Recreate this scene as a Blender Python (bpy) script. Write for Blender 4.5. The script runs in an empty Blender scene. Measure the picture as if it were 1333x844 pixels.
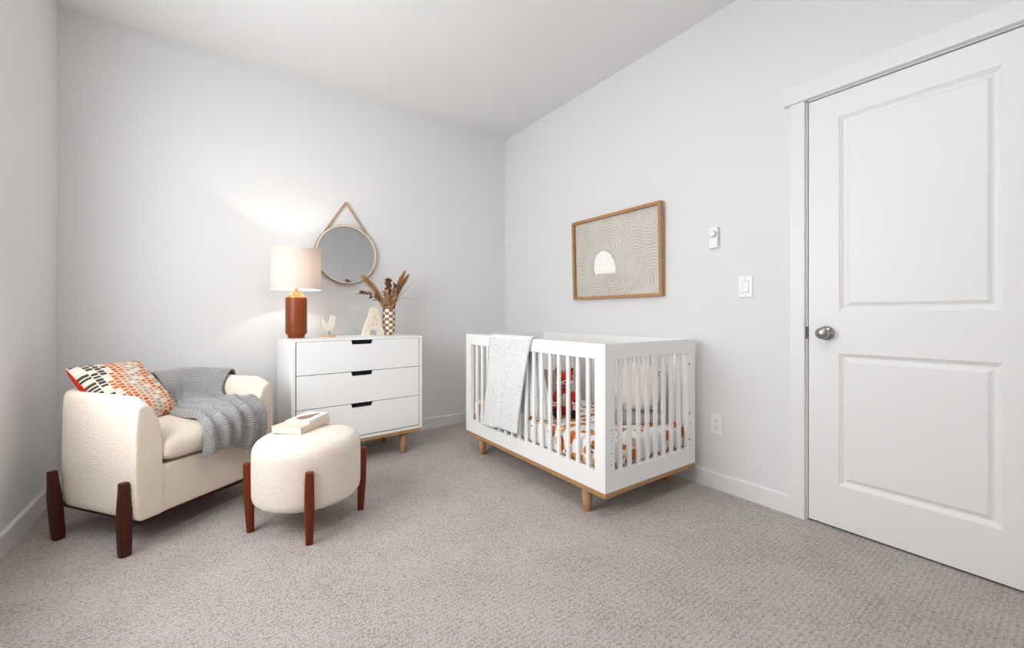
import bpy, bmesh, math, random
from mathutils import Vector, Matrix, noise
C = bpy.context.scene.collection
SC = bpy.context.scene
PI = math.pi
random.seed(7)

# ------------------------------------------------------------------ room numbers
H = 2.729          # ceiling height
A = 3.3656         # far wall (behind the dresser), plane Y = A
B = 2.3308         # right wall (door, crib), plane X = B
L = -0.7203        # left wall, plane X = L
F = -1.05          # wall behind the camera
EYE = 0.99
YAW = 0.6226
FPX = 537.26

# ------------------------------------------------------------------ materials
MATS = {}

def principled(name, col, rough=0.6, metal=0.0, spec=0.5, sheen=0.0):
    m = bpy.data.materials.new(name); m.use_nodes = True
    b = m.node_tree.nodes['Principled BSDF']
    b.inputs['Base Color'].default_value = (*col, 1)
    b.inputs['Roughness'].default_value = rough
    b.inputs['Metallic'].default_value = metal
    b.inputs['Specular IOR Level'].default_value = spec
    if sheen:
        b.inputs['Sheen Weight'].default_value = sheen
        b.inputs['Sheen Roughness'].default_value = 0.6
    MATS[name] = m
    return m

def N(m, t, **kw):
    n = m.node_tree.nodes.new(t)
    for k, v in kw.items(): setattr(n, k, v)
    return n

def LK(m, a, b): m.node_tree.links.new(a, b)
def BS(m): return m.node_tree.nodes['Principled BSDF']

def ramp(m, fac, stops, interp='LINEAR'):
    r = N(m, 'ShaderNodeValToRGB'); r.color_ramp.interpolation = interp
    e = r.color_ramp.elements
    while len(e) < len(stops): e.new(0.5)
    for i, (p, c) in enumerate(stops):
        e[i].position = p; e[i].color = (*c, 1)
    LK(m, fac, r.inputs['Fac'])
    return r.outputs['Color']

def coords(m, kind='Object', scale=(1, 1, 1), rot=(0, 0, 0)):
    tc = N(m, 'ShaderNodeTexCoord'); mp = N(m, 'ShaderNodeMapping')
    mp.inputs['Scale'].default_value = scale; mp.inputs['Rotation'].default_value = rot
    LK(m, tc.outputs[kind], mp.inputs['Vector'])
    return mp.outputs['Vector']

def noise_tex(m, vec, scale, detail=3, rough=0.6, dist=0.0):
    n = N(m, 'ShaderNodeTexNoise'); n.inputs['Scale'].default_value = scale
    n.inputs['Detail'].default_value = detail; n.inputs['Roughness'].default_value = rough
    n.inputs['Distortion'].default_value = dist
    LK(m, vec, n.inputs['Vector'])
    return n.outputs['Fac']

def voro(m, vec, scale, feature='F1', rand=1.0):
    n = N(m, 'ShaderNodeTexVoronoi', feature=feature); n.inputs['Scale'].default_value = scale
    n.inputs['Randomness'].default_value = rand
    LK(m, vec, n.inputs['Vector'])
    return n

def math_n(m, op, a, b=None):
    n = N(m, 'ShaderNodeMath', operation=op)
    for i, v in enumerate((a, b)):
        if v is None: continue
        if isinstance(v, (int, float)): n.inputs[i].default_value = v
        else: LK(m, v, n.inputs[i])
    return n.outputs[0]

def mixc(m, fac, a, b):
    n = N(m, 'ShaderNodeMix', data_type='RGBA')
    if isinstance(fac, (int, float)): n.inputs[0].default_value = fac
    else: LK(m, fac, n.inputs[0])
    for i, v in ((6, a), (7, b)):
        if isinstance(v, tuple): n.inputs[i].default_value = (*v, 1)
        else: LK(m, v, n.inputs[i])
    return n.outputs[2]

def bump(m, height, strength=0.3, dist=0.002, prev=None):
    n = N(m, 'ShaderNodeBump'); n.inputs['Strength'].default_value = strength
    n.inputs['Distance'].default_value = dist
    LK(m, height, n.inputs['Height'])
    if prev: LK(m, prev, n.inputs['Normal'])
    LK(m, n.outputs['Normal'], BS(m).inputs['Normal'])
    return n.outputs['Normal']

def wood(name, c1, c2, axis=2, rough=0.5, fine=60, spec=0.4):
    m = principled(name, c1, rough, spec=spec)
    sc = [fine, fine, fine]; sc[axis] = fine * 0.06
    v = coords(m, 'Object', tuple(sc))
    f = noise_tex(m, v, 1.0, 4, 0.65, 0.6)
    LK(m, ramp(m, f, [(0.3, c1), (0.7, c2)]), BS(m).inputs['Base Color'])
    bump(m, f, 0.08, 0.001)
    return m

wall_m = principled('wall_paint', (0.745, 0.745, 0.745), 0.85, spec=0.25)
bump(wall_m, noise_tex(wall_m, coords(wall_m), 160, 3), 0.05, 0.001)
ceil_m = principled('ceiling_paint', (0.77, 0.77, 0.767), 0.95, spec=0.1)
bump(ceil_m, noise_tex(ceil_m, coords(ceil_m), 90, 3), 0.05, 0.001)
trim_m = principled('trim_paint', (0.775, 0.775, 0.775), 0.4, spec=0.4)
door_m = principled('door_paint', (0.80, 0.80, 0.797), 0.42, spec=0.4)
white_m = principled('white_lacquer', (0.86, 0.86, 0.855), 0.4, spec=0.4)
crib_m = principled('crib_white_paint', (0.86, 0.86, 0.85), 0.42, spec=0.4)
black_m = principled('black_recess_shade', (0.006, 0.006, 0.006), 0.7, spec=0.2)
dark_m = principled('dark_gap', (0.03, 0.03, 0.03), 0.8, spec=0.1)
oak_x = wood('oak_along_x', (0.36, 0.19, 0.08), (0.47, 0.27, 0.12), 0)
oak_y = wood('oak_along_y', (0.36, 0.19, 0.08), (0.47, 0.27, 0.12), 1)
oak_z = wood('oak_along_z', (0.36, 0.19, 0.08), (0.46, 0.26, 0.12), 2)
dark_wood = wood('mahogany_leg', (0.10, 0.016, 0.004), (0.165, 0.028, 0.007), 2, 0.42, 40, 0.25)
walnut = wood('dark_brown_leg', (0.035, 0.007, 0.003), (0.075, 0.014, 0.005), 2, 0.42, 40, 0.25)
pale_wood = wood('pale_carved_wood', (0.66, 0.56, 0.455), (0.80, 0.73, 0.645), 2, 0.7, 160)
bird_wood = wood('bird_wood', (0.66, 0.58, 0.48), (0.73, 0.655, 0.56), 2, 0.6, 60)
bird_base = wood('bird_base_wood', (0.55, 0.33, 0.18), (0.66, 0.42, 0.25), 0, 0.55, 60)
chrome = principled('satin_nickel', (0.40, 0.39, 0.375), 0.14, 1.0)
darkmetal = principled('dark_metal', (0.08, 0.075, 0.07), 0.4, 1.0)
plastic = principled('white_plastic', (0.84, 0.84, 0.835), 0.35)
plastic2 = principled('grey_plastic_edge', (0.55, 0.55, 0.55), 0.4)

# carpet
carpet = principled('carpet_loop', (0.45, 0.39, 0.36), 0.95, spec=0.05, sheen=0.15)
v = coords(carpet, 'Object')
f2 = noise_tex(carpet, v, 420, 2, 0.7)
f3 = noise_tex(carpet, v, 4, 3, 0.6)
wob = N(carpet, 'ShaderNodeTexNoise'); wob.inputs['Scale'].default_value = 45; LK(carpet, v, wob.inputs['Vector'])
wa = N(carpet, 'ShaderNodeVectorMath', operation='MULTIPLY_ADD'); wa.inputs[1].default_value = (0.006, 0.006, 0)
LK(carpet, wob.outputs['Color'], wa.inputs[0]); LK(carpet, v, wa.inputs[2])
wm = N(carpet, 'ShaderNodeMapping'); wm.inputs['Scale'].default_value = (140, 150, 1); LK(carpet, wa.outputs[0], wm.inputs['Vector'])
f1 = voro(carpet, wm.outputs[0], 1.0, rand=0.85).outputs['Distance']
sy = N(carpet, 'ShaderNodeSeparateXYZ'); LK(carpet, wa.outputs[0], sy.inputs[0])
row = math_n(carpet, 'SINE', math_n(carpet, 'MULTIPLY', sy.outputs[1], 2 * PI * 59))
hgt = math_n(carpet, 'ADD', math_n(carpet, 'ADD', math_n(carpet, 'MULTIPLY', f1, -0.7), math_n(carpet, 'MULTIPLY', f2, 0.65)), math_n(carpet, 'MULTIPLY', row, 0.06))
tone = math_n(carpet, 'ADD', math_n(carpet, 'ADD', math_n(carpet, 'MULTIPLY', f3, 0.22), 0.15), math_n(carpet, 'MULTIPLY', hgt, 0.62))
LK(carpet, ramp(carpet, tone, [(0.11, (0.37, 0.315, 0.285)), (0.23, (0.555, 0.48, 0.445)), (0.42, (0.67, 0.592, 0.552))]),
   BS(carpet).inputs['Base Color'])
bump(carpet, hgt, 0.9, 0.007)

# boucle
def boucle_mat(name, c1, c2):
    m = principled(name, c1, 0.95, spec=0.1, sheen=0.3)
    v = coords(m, 'Object')
    a = voro(m, v, 150).outputs['Distance']
    b = noise_tex(m, v, 85, 4, 0.7)
    h = math_n(m, 'ADD', math_n(m, 'MULTIPLY', a, -0.7), b)
    LK(m, ramp(m, b, [(0.3, c1), (0.7, c2)]), BS(m).inputs['Base Color'])
    bump(m, h, 0.55, 0.0045)
    return m
boucle = boucle_mat('cream_boucle', (0.70, 0.60, 0.50), (0.78, 0.68, 0.58))
boucle2 = boucle_mat('ottoman_boucle', (0.70, 0.61, 0.52), (0.78, 0.70, 0.615))

# ------------------------------------------------------------------ mesh helpers
def obj(name, bm, mat, parent=None, smooth=False, bevel=0.0, seg=2, subsurf=0, loc=None, rot=None, auto=None):
    me = bpy.data.meshes.new(name)
    bmesh.ops.recalc_face_normals(bm, faces=bm.faces)
    bm.to_mesh(me); bm.free()
    for m in (mat if isinstance(mat, (list, tuple)) else [mat]): me.materials.append(m)
    o = bpy.data.objects.new(name, me); C.objects.link(o)
    if smooth:
        for p in me.polygons: p.use_smooth = True
    if bevel:
        md = o.modifiers.new('bevel', 'BEVEL'); md.width = bevel; md.segments = seg
        md.limit_method = 'ANGLE'; md.angle_limit = math.radians(35)
        md.harden_normals = False
        for p in me.polygons: p.use_smooth = False
    if subsurf:
        md = o.modifiers.new('sub', 'SUBSURF'); md.levels = subsurf; md.render_levels = subsurf
    if parent: o.parent = parent
    if loc is not None: o.location = loc
    if rot is not None: o.rotation_euler = rot
    return o

def thing(name, label, cat, loc=(0, 0, 0), rz=0.0, group=None, rot=None):
    o = bpy.data.objects.new(name, None); C.objects.link(o)
    o.empty_display_size = 0.05
    o.location = loc; o.rotation_euler = rot if rot else (0, 0, rz)
    o['label'] = label; o['category'] = cat
    if group: o['group'] = group
    return o

def tag(o, label, cat, group=None):
    o['label'] = label; o['category'] = cat
    if group: o['group'] = group
    return o

def struct(name, bm, m, parent=None, **kw):
    o = obj(name, bm, m, parent, **kw)
    if parent is None: o['kind'] = 'structure'
    return o

def BM(): return bmesh.new()

def box(bm, x0, x1, y0, y1, z0, z1):
    vs = [bm.verts.new(p) for p in ((x0, y0, z0), (x1, y0, z0), (x1, y1, z0), (x0, y1, z0),
                                    (x0, y0, z1), (x1, y0, z1), (x1, y1, z1), (x0, y1, z1))]
    for f in ((3, 2, 1, 0), (4, 5, 6, 7), (0, 1, 5, 4), (1, 2, 6, 5), (2, 3, 7, 6), (3, 0, 4, 7)):
        bm.faces.new([vs[i] for i in f])
    return bm

def bx(*a): return box(BM(), *a)

def lathe(bm, prof, seg=32, c=(0, 0, 0), axis='Z', close=False):
    rings = []
    for r, z in prof:
        ring = []
        n = 1 if r < 1e-6 else seg
        for k in range(n):
            a = 2 * PI * k / seg
            p = (r * math.cos(a), r * math.sin(a), z)
            if axis == 'X': p = (p[2], p[0], p[1])
            elif axis == 'Y': p = (p[0], p[2], p[1])
            ring.append(bm.verts.new((p[0] + c[0], p[1] + c[1], p[2] + c[2])))
        rings.append(ring)
    prs = list(zip(rings, rings[1:]))
    if close: prs.append((rings[-1], rings[0]))
    for a, b in prs:
        for k in range(seg):
            k2 = (k + 1) % seg
            if len(a) == 1 and len(b) == 1: continue
            if len(a) == 1: bm.faces.new((a[0], b[k], b[k2]))
            elif len(b) == 1: bm.faces.new((a[k], b[0], a[k2]))
            else: bm.faces.new((a[k], b[k], b[k2], a[k2]))
    return bm

def tube(bm, pts, rad, seg=8, cap=True):
    pts = [Vector(p) for p in pts]
    n = len(pts)
    rad = rad if isinstance(rad, (list, tuple)) else [rad] * n
    up = Vector((0, 0, 1)); rings = []
    prevx = None
    for i, p in enumerate(pts):
        t = (pts[min(i + 1, n - 1)] - pts[max(i - 1, 0)]).normalized()
        if prevx is None:
            x = t.cross(up if abs(t.z) < 0.9 else Vector((1, 0, 0))).normalized()
        else:
            x = (prevx - t * prevx.dot(t)).normalized()
        prevx = x
        y = t.cross(x)
        rings.append([bm.verts.new(p + (x * math.cos(2 * PI * k / seg) + y * math.sin(2 * PI * k / seg)) * rad[i]) for k in range(seg)])
    for a, b in zip(rings, rings[1:]):
        for k in range(seg):
            bm.faces.new((a[k], a[(k + 1) % seg], b[(k + 1) % seg], b[k]))
    if cap:
        bm.faces.new(rings[0][::-1]); bm.faces.new(rings[-1])
    return bm

def prism(bm, poly, y0, y1):
    """poly in (x, z), extruded along y"""
    a = [bm.verts.new((x, y0, z)) for x, z in poly]
    b = [bm.verts.new((x, y1, z)) for x, z in poly]
    n = len(poly)
    bm.faces.new(a); bm.faces.new(b[::-1])
    for i in range(n):
        j = (i + 1) % n
        bm.faces.new((a[i], b[i], b[j], a[j]))
    return bm

def grid(bm, fn, nu, nv, uv=True, closed_u=False):
    vs = [[bm.verts.new(fn(i / (nu - (0 if closed_u else 1)), j / (nv - 1))) for j in range(nv)] for i in range(nu)]
    lay = bm.loops.layers.uv.verify() if uv else None
    for i in range(nu if closed_u else nu - 1):
        i2 = (i + 1) % nu
        for j in range(nv - 1):
            f = bm.faces.new((vs[i][j], vs[i2][j], vs[i2][j + 1], vs[i][j + 1]))
            if uv:
                d = nu if closed_u else nu - 1
                for lp, (a, b) in zip(f.loops, ((i, j), (i + 1, j), (i + 1, j + 1), (i, j + 1))):
                    lp[lay].uv = (a / d, b / (nv - 1))
    return bm

def ellipsoid(bm, c, r, seg=20, rings=12, rot=None):
    M = Matrix.Translation(c) @ (rot.to_4x4() if rot else Matrix()) @ Matrix.Diagonal((*r, 1))
    bmesh.ops.create_uvsphere(bm, u_segments=seg, v_segments=rings, radius=1, matrix=M)
    return bm

def catmull(P, t):
    n = len(P) - 1
    x = min(max(t * n, 0), n - 1e-9); i = int(x); f = x - i
    p0 = P[max(i - 1, 0)]; p1 = P[i]; p2 = P[min(i + 1, n)]; p3 = P[min(i + 2, n)]
    return tuple(0.5 * (2 * b + (c - a) * f + (2 * a - 5 * b + 4 * c - d) * f * f + (-a + 3 * b - 3 * c + d) * f ** 3)
                 for a, b, c, d in zip(p0, p1, p2, p3))

def lerp(a, b, t): return a + (b - a) * t

def smoothstep(a, b, x):
    t = min(max((x - a) / (b - a), 0), 1); return t * t * (3 - 2 * t)

# ------------------------------------------------------------------ the room shell
struct('floor', bx(L - 0.12, B + 0.12, F - 0.12, A + 0.12, -0.1, 0.0), carpet)
struct('ceiling', bx(L - 0.12, B + 0.12, F - 0.12, A + 0.12, H, H + 0.1), ceil_m)
struct('wall_back', bx(L - 0.12, B + 0.12, A, A + 0.12, 0, H), wall_m)
struct('wall_front', bx(L - 0.12, B + 0.12, F - 0.12, F, 0, H), wall_m)
DY0, DY1, DZ = 0.013, 0.797, 2.032         # door opening
bm = BM()
box(bm, B, B + 0.12, DY1, A, 0, H); box(bm, B, B + 0.12, F, DY0, 0, H); box(bm, B, B + 0.12, DY0, DY1, DZ, H)
struct('wall_right', bm, wall_m)
WY0, WY1, WZ0, WZ1 = 1.05, 2.45, 0.75, 2.10     # the daylight window in the left wall, outside the frame of view
bm = BM()
box(bm, L - 0.12, L, WY1, A, 0, H); box(bm, L - 0.12, L, F, WY0, 0, H)
box(bm, L - 0.12, L, WY0, WY1, 0, WZ0); box(bm, L - 0.12, L, WY0, WY1, WZ1, H)
struct('wall_left', bm, wall_m)
w = bpy.data.objects.new('window_1', None); C.objects.link(w); w['kind'] = 'structure'
w.location = (L - 0.06, (WY0 + WY1) / 2, WZ0)
hw, hh = (WY1 - WY0) / 2, WZ1 - WZ0
bm = BM()
box(bm, -0.03, 0.03, -hw, -hw + 0.05, 0, hh); box(bm, -0.03, 0.03, hw - 0.05, hw, 0, hh)
box(bm, -0.03, 0.03, -hw, hw, 0, 0.05); box(bm, -0.03, 0.03, -hw, hw, hh - 0.05, hh)
obj('window_frame', bm, trim_m, w)
obj('window_sill', bx(0.0, 0.085, -hw - 0.03, hw + 0.03, -0.02, 0.0), trim_m, w)

def base_bm(length, h=0.094, t=0.014):
    # profile with an eased top edge, runs along local x, room side is -y
    prof = [(0, 0), (-t, 0), (-t, h - 0.006), (-t + 0.004, h), (0, h)]
    bm = BM()
    a = [bm.verts.new((0, y, z)) for y, z in prof]; b = [bm.verts.new((length, y, z)) for y, z in prof]
    for i in range(len(prof)):
        j = (i + 1) % len(prof); bm.faces.new((a[i], a[j], b[j], b[i]))
    bm.faces.new(a); bm.faces.new(b)
    return bm
struct('baseboard_back', base_bm(B - L), trim_m, loc=(L, A, 0))
struct('baseboard_right', base_bm(A - 0.859), trim_m, loc=(B, A, 0), rot=(0, 0, -PI / 2))
struct('baseboard_left', base_bm(A - F), trim_m, loc=(L, F, 0), rot=(0, 0, PI / 2))

# door trim
bm = BM()
box(bm, B - 0.018, B + 0.0, DY1 + 0.0, 0.859, 0, 2.03)
struct('trim_1', bm, trim_m, bevel=0.002)
bm = BM()
box(bm, B - 0.018, B + 0.0, -0.05, DY0, 0, 2.03)
struct('trim_2', bm, trim_m, bevel=0.002)
bm = BM()
box(bm, B - 0.028, B + 0.0, -0.075, 0.884, 2.03, 2.113)
struct('trim_3', bm, trim_m, bevel=0.002)
bm = BM()      # jamb and stop
box(bm, B + 0.001, B + 0.12, DY1 - 0.007, DY1 + 0.002, 0, DZ); box(bm, B + 0.001, B + 0.12, DY0 - 0.002, DY0 + 0.007, 0, DZ)
box(bm, B + 0.001, B + 0.12, DY0, DY1, DZ - 0.007, DZ + 0.002)
box(bm, B + 0.045, B + 0.06, DY1 - 0.03, DY1 - 0.007, 0, DZ); box(bm, B + 0.045, B + 0.06, DY0 + 0.007, DY0 + 0.03, 0, DZ)
box(bm, B + 0.045, B + 0.06, DY0, DY1, DZ - 0.03, DZ - 0.007)
struct('trim_4', bm, trim_m)
struct('under_door_shade', bx(B + 0.046, B + 0.12, DY0, DY1, -0.004, 0.001), dark_m)  # dark floor strip added as the shade behind the door bottom

# door slab with two moulded panels (local: y to the left along the wall, z up, face towards -x)
door = bpy.data.objects.new('door_1', None); C.objects.link(door); door['kind'] = 'structure'
SY0, SY1, SZ0, SZ1 = 0.024, 0.7865, 0.009, 2.0205
door.location = (B + 0.005, SY1, 0)
def door_slab():
    bm = BM()
    P = lambda y, z, x: bm.verts.new((x, y - SY1, z))
    pans = [(0.178, 0.668, 1.010, 1.908), (0.178, 0.668, 0.206, 0.816)]
    def loop(p, ins, x):
        y0, y1, z0, z1 = p
        return [P(y0 + ins, z0 + ins, x), P(y1 - ins, z0 + ins, x), P(y1 - ins, z1 - ins, x), P(y0 + ins, z1 - ins, x)]
    prof = [(0, 0), (0.003, 0.0035), (0.006, 0.0045), (0.014, 0.011), (0.020, 0.0125), (0.026, 0.0115), (0.038, 0.004), (0.041, 0.0035)]
    outer = []
    for p in pans:
        prev = None
        for ins, x in prof:
            cur = loop(p, ins, x)
            if prev:
                for k in range(4):
                    bm.faces.new((prev[k], prev[(k + 1) % 4], cur[(k + 1) % 4], cur[k]))
            else: outer.append(cur)
            prev = cur
        bm.faces.new(prev)
    # stiles and rails
    up, lo = outer
    f = {k: P(y, z, 0) for k, (y, z) in {'bl': (SY0, SZ0), 'br': (SY1, SZ0), 'tl': (SY0, SZ1), 'tr': (SY1, SZ1)}.items()}
    bm.faces.new((f['bl'], f['br'], lo[1], lo[0]))
    bm.faces.new((f['br'], f['tr'], up[2], up[1], lo[2], lo[1]))
    bm.faces.new((f['tr'], f['tl'], up[3], up[2]))
    bm.faces.new((f['tl'], f['bl'], lo[0], lo[3], up[0], up[3]))
    bm.faces.new((lo[3], lo[2], up[1], up[0]))
    b = {k: P(y, z, 0.035) for k, (y, z) in {'bl': (SY0, SZ0), 'br': (SY1, SZ0), 'tl': (SY0, SZ1), 'tr': (SY1, SZ1)}.items()}
    for p, q in (('bl', 'br'), ('br', 'tr'), ('tr', 'tl'), ('tl', 'bl')):
        bm.faces.new((f[p], f[q], b[q], b[p]))
    bm.faces.new([b[k] for k in ('bl', 'br', 'tr', 'tl')])
    return bm
obj('slab', door_slab(), door_m, door)
kn = obj('knob', lathe(BM(), [(0, 0.0), (0.033, 0.0), (0.033, -0.004), (0.030, -0.008), (0.018, -0.011), (0.0125, -0.014), (0.0115, -0.026),
                         (0.013, -0.032), (0.020, -0.038), (0.0265, -0.046), (0.0275, -0.054), (0.025, -0.061), (0.018, -0.065), (0.0, -0.066)], 32, axis='X'),
         chrome, door, smooth=True, loc=(0, 0.716 - SY1, 0.908))
obj('latch_plate', bx(-0.0052, -0.003, 0.0006, 0.0098, 0.88, 0.937), darkmetal, door)
obj('door_gap_shade', bx(0.012, 0.03, SY0 - SY1, 0, 0.0005, SZ0 + 0.001), dark_m, door)  # dark box imitating the unlit gap beneath the slab, no real sweep
bm = BM(); box(bm, 0.010, 0.034, -0.0005, 0.0035, 0.001, DZ - 0.0072); box(bm, 0.010, 0.034, SY0 - SY1, 0.0035, SZ1 - 0.0005, DZ - 0.0072)
obj('jamb_gap_shade', bm, dark_m, door)  # dark fill painting shade into the gap between slab and jamb
for z in (0.25, 1.8):
    obj('hinge', lathe(BM(), [(0, 0), (0.006, 0), (0.006, 0.09), (0, 0.09)], 12, c=(-0.002, SY0 - SY1 - 0.004, z)), chrome, door)

# ------------------------------------------------------------------ wall fittings on the right wall
t = thing('thermostat', 'white wall thermostat with a round dial, mounted above the light switch', 'thermostat', (B, 1.246, 1.377))
obj('body', bx(-0.026, 0, -0.026, 0.024, 0, 0.118), plastic, t, bevel=0.003)
obj('dial', lathe(BM(), [(0, -0.042), (0.016, -0.0415), (0.0185, -0.039), (0.020, -0.026), (0, -0.026)], 28, axis='X', c=(0, -0.003, 0.078)), plastic2, t, smooth=False, bevel=0.0008)
obj('dial_cap', lathe(BM(), [(0, -0.0428), (0.0155, -0.0423), (0.0165, -0.0410), (0, -0.0408)], 28, axis='X', c=(0, -0.003, 0.078)), plastic, t)
bm = BM()
for k in range(6): box(bm, -0.020, -0.006, -0.0268, -0.025, 0.035 + k * 0.009, 0.038 + k * 0.009)
obj('vent', bm, plastic2, t)

t = thing('light_switch', 'white rocker light switch plate on the wall between picture and door', 'switch', (B, 1.076, 1.088))
obj('plate', bx(-0.007, 0, -0.036, 0.036, 0, 0.117), plastic, t, bevel=0.003)
obj('switch_frame', bx(-0.0085, -0.005, -0.0175, 0.0175, 0.025, 0.092), plastic2, t, bevel=0.0005)
bm = BM(); prism(bm, [(-0.0125, 0.0275), (-0.0125, 0.031), (-0.0088, 0.0585), (-0.0105, 0.0885), (-0.006, 0.0895), (-0.006, 0.0275)], -0.0155, 0.0155)
obj('rocker', bm, plastic, t)
for z in (0.011, 0.106):
    obj('screw', lathe(BM(), [(0, -0.0082), (0.003, -0.0078), (0.0032, -0.0065), (0, -0.0065)], 12, axis='X', c=(0, 0, z)), plastic2, t)

t = thing('power_outlet', 'white duplex power outlet low on the wall between crib and door', 'outlet', (B, 1.236, 0.308))
obj('plate', bx(-0.007, 0, -0.036, 0.036, 0, 0.117), plastic, t, bevel=0.003)
for z in (0.038, 0.079):
    s = obj('socket', lathe(BM(), [(0, -0.0085), (0.0155, -0.0085), (0.0165, -0.0065), (0, -0.0065)], 28, axis='X', c=(0, 0, z)), plastic, t)
    bm = BM()
    box(bm, -0.0089, -0.0083, -0.0075, -0.0050, z - 0.001, z + 0.008); box(bm, -0.0089, -0.0083, 0.0050, 0.0075, z - 0.001, z + 0.007)
    lathe(bm, [(0, -0.0089), (0.0028, -0.0089), (0.0028, -0.0083), (0, -0.0083)], 12, axis='X', c=(0, 0, z - 0.0075))
    obj('slots', bm, dark_m, s)
obj('screw', lathe(BM(), [(0, -0.0082), (0.0028, -0.0078), (0.003, -0.0065), (0, -0.0065)], 12, axis='X', c=(0, 0, 0.0585)), plastic2, t)

# ------------------------------------------------------------------ framed sand-line print
PW, PH = 0.800, 0.605
TILT = 0.030
pic = thing('framed_picture', 'oak framed print of cream raked sand arcs on the wall above the crib', 'picture',
            (B - 0.003, 1.9685, 1.115), rot=(0, -TILT, 0))
# local: y to the left (+y) .. picture from y=+PW/2 (left in view) to -PW/2, room side -x
def pframe():
    bm = BM(); fw = 0.021; d0, d1 = -0.034, -0.002
    box(bm, d0, d1, -PW / 2, -PW / 2 + fw, 0, PH); box(bm, d0, d1, PW / 2 - fw, PW / 2, 0, PH)
    box(bm, d0, d1, -PW / 2 + fw, PW / 2 - fw, 0, fw); box(bm, d0, d1, -PW / 2 + fw, PW / 2 - fw, PH - fw, PH)
    return bm
obj('frame', pframe(), oak_y, pic, bevel=0.0012)
arches = [  # centre x, centre z (picture heights), radius, direction the legs run (degrees, 0 = right, 90 = up)
    (0.70, 0.62, 0.62, 80), (0.70, 1.10, 0.50, 90), (0.20, 0.98, 0.42, 90), (1.32, 0.60, 0.48, 60), (0.25, 0.30, 0.40, 70), (0.95, 1.20, 0.44, 100),
    (0.10, 0.62, 0.27, 90), (0.50, 0.42, 0.36, -50), (0.60, 0.68, 0.27, -90), (1.20, 0.84, 0.34, 90), (0.98, 0.50, 0.30, -20), (0.70, 0.30, 0.31, 90),
    (0.10, 0.16, 0.26, -90), (1.24, 0.20, 0.37, -90), (0.36, -0.08, 0.24, -90), (0.95, -0.12, 0.25, 90), (1.42, -0.08, 0.22, -90)]
def art():
    fw = 0.018; w, h = PW - 2 * fw, PH - 2 * fw
    bm = BM(); nu, nv = 250, 190
    lay = bm.verts.layers.float.new('groove')
    vs = []
    for i in range(nu):
        row = []
        for j in range(nv):
            a, b = i / (nu - 1), j / (nv - 1)
            y = w / 2 - a * w
            x, z = a * w / h, b
            g = 0.5
            for (ca, cb, r, dg) in arches[::-1]:
                dx, dz = math.cos(math.radians(dg)), math.sin(math.radians(dg))
                al = (x - ca) * dx + (z - cb) * dz
                if al > 0.09: continue
                d = abs((z - cb) * dx - (x - ca) * dz) if al > 0 else math.hypot(x - ca, z - cb)
                if d < r:
                    g = 0.5 + 0.5 * math.cos((r - d) / 0.036 * 2 * PI)
                    break
            q = bm.verts.new((-0.008 - 0.003 * (1 - g), y, fw + b * h)); q[lay] = g ** 2.6
            row.append(q)
        vs.append(row)
    for i in range(nu - 1):
        for j in range(nv - 1):
            bm.faces.new((vs[i][j], vs[i + 1][j], vs[i + 1][j + 1], vs[i][j + 1]))
    return bm
art_m = principled('sand_print', (0.72, 0.66, 0.58), 0.9, spec=0.1)
at = N(art_m, 'ShaderNodeAttribute', attribute_name='groove')
ntx = noise_tex(art_m, coords(art_m), 9, 4)
basec = ramp(art_m, ntx, [(0.35, (0.71, 0.655, 0.585)), (0.65, (0.79, 0.745, 0.68))])
LK(art_m, mixc(art_m, math_n(art_m, 'MULTIPLY', at.outputs['Fac'], 0.62), basec, (0.40, 0.335, 0.27)), BS(art_m).inputs['Base Color'])
obj('print', art(), art_m, pic, smooth=True)
glass = bpy.data.materials.new('picture_glass'); glass.use_nodes = True
nt = glass.node_tree; nt.nodes.clear()
out = nt.nodes.new('ShaderNodeOutputMaterial'); tr = nt.nodes.new('ShaderNodeBsdfTransparent'); gl = nt.nodes.new('ShaderNodeBsdfGlossy')
gl.inputs['Roughness'].default_value = 0.0
lw = nt.nodes.new('ShaderNodeLayerWeight'); lw.inputs['Blend'].default_value = 0.5
pw = nt.nodes.new('ShaderNodeMath'); pw.operation = 'POWER'; pw.inputs[1].default_value = 5.0
fr = nt.nodes.new('ShaderNodeMath'); fr.operation = 'MULTIPLY_ADD'; fr.inputs[1].default_value = 0.94; fr.inputs[2].default_value = 0.045
nt.links.new(lw.outputs['Facing'], pw.inputs[0]); nt.links.new(pw.outputs[0], fr.inputs[0])
mx = nt.nodes.new('ShaderNodeMixShader')
nt.links.new(fr.outputs[0], mx.inputs[0]); nt.links.new(tr.outputs[0], mx.inputs[1]); nt.links.new(gl.outputs[0], mx.inputs[2]); nt.links.new(mx.outputs[0], out.inputs[0])
obj('glass', bx(-0.0160, -0.0145, -PW / 2 + 0.015, PW / 2 - 0.015, 0.015, PH - 0.015), glass, pic)
obj('backing', bx(-0.0055, -0.003, -PW / 2 + 0.01, PW / 2 - 0.01, 0.01, PH - 0.01), oak_y, pic)

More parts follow.
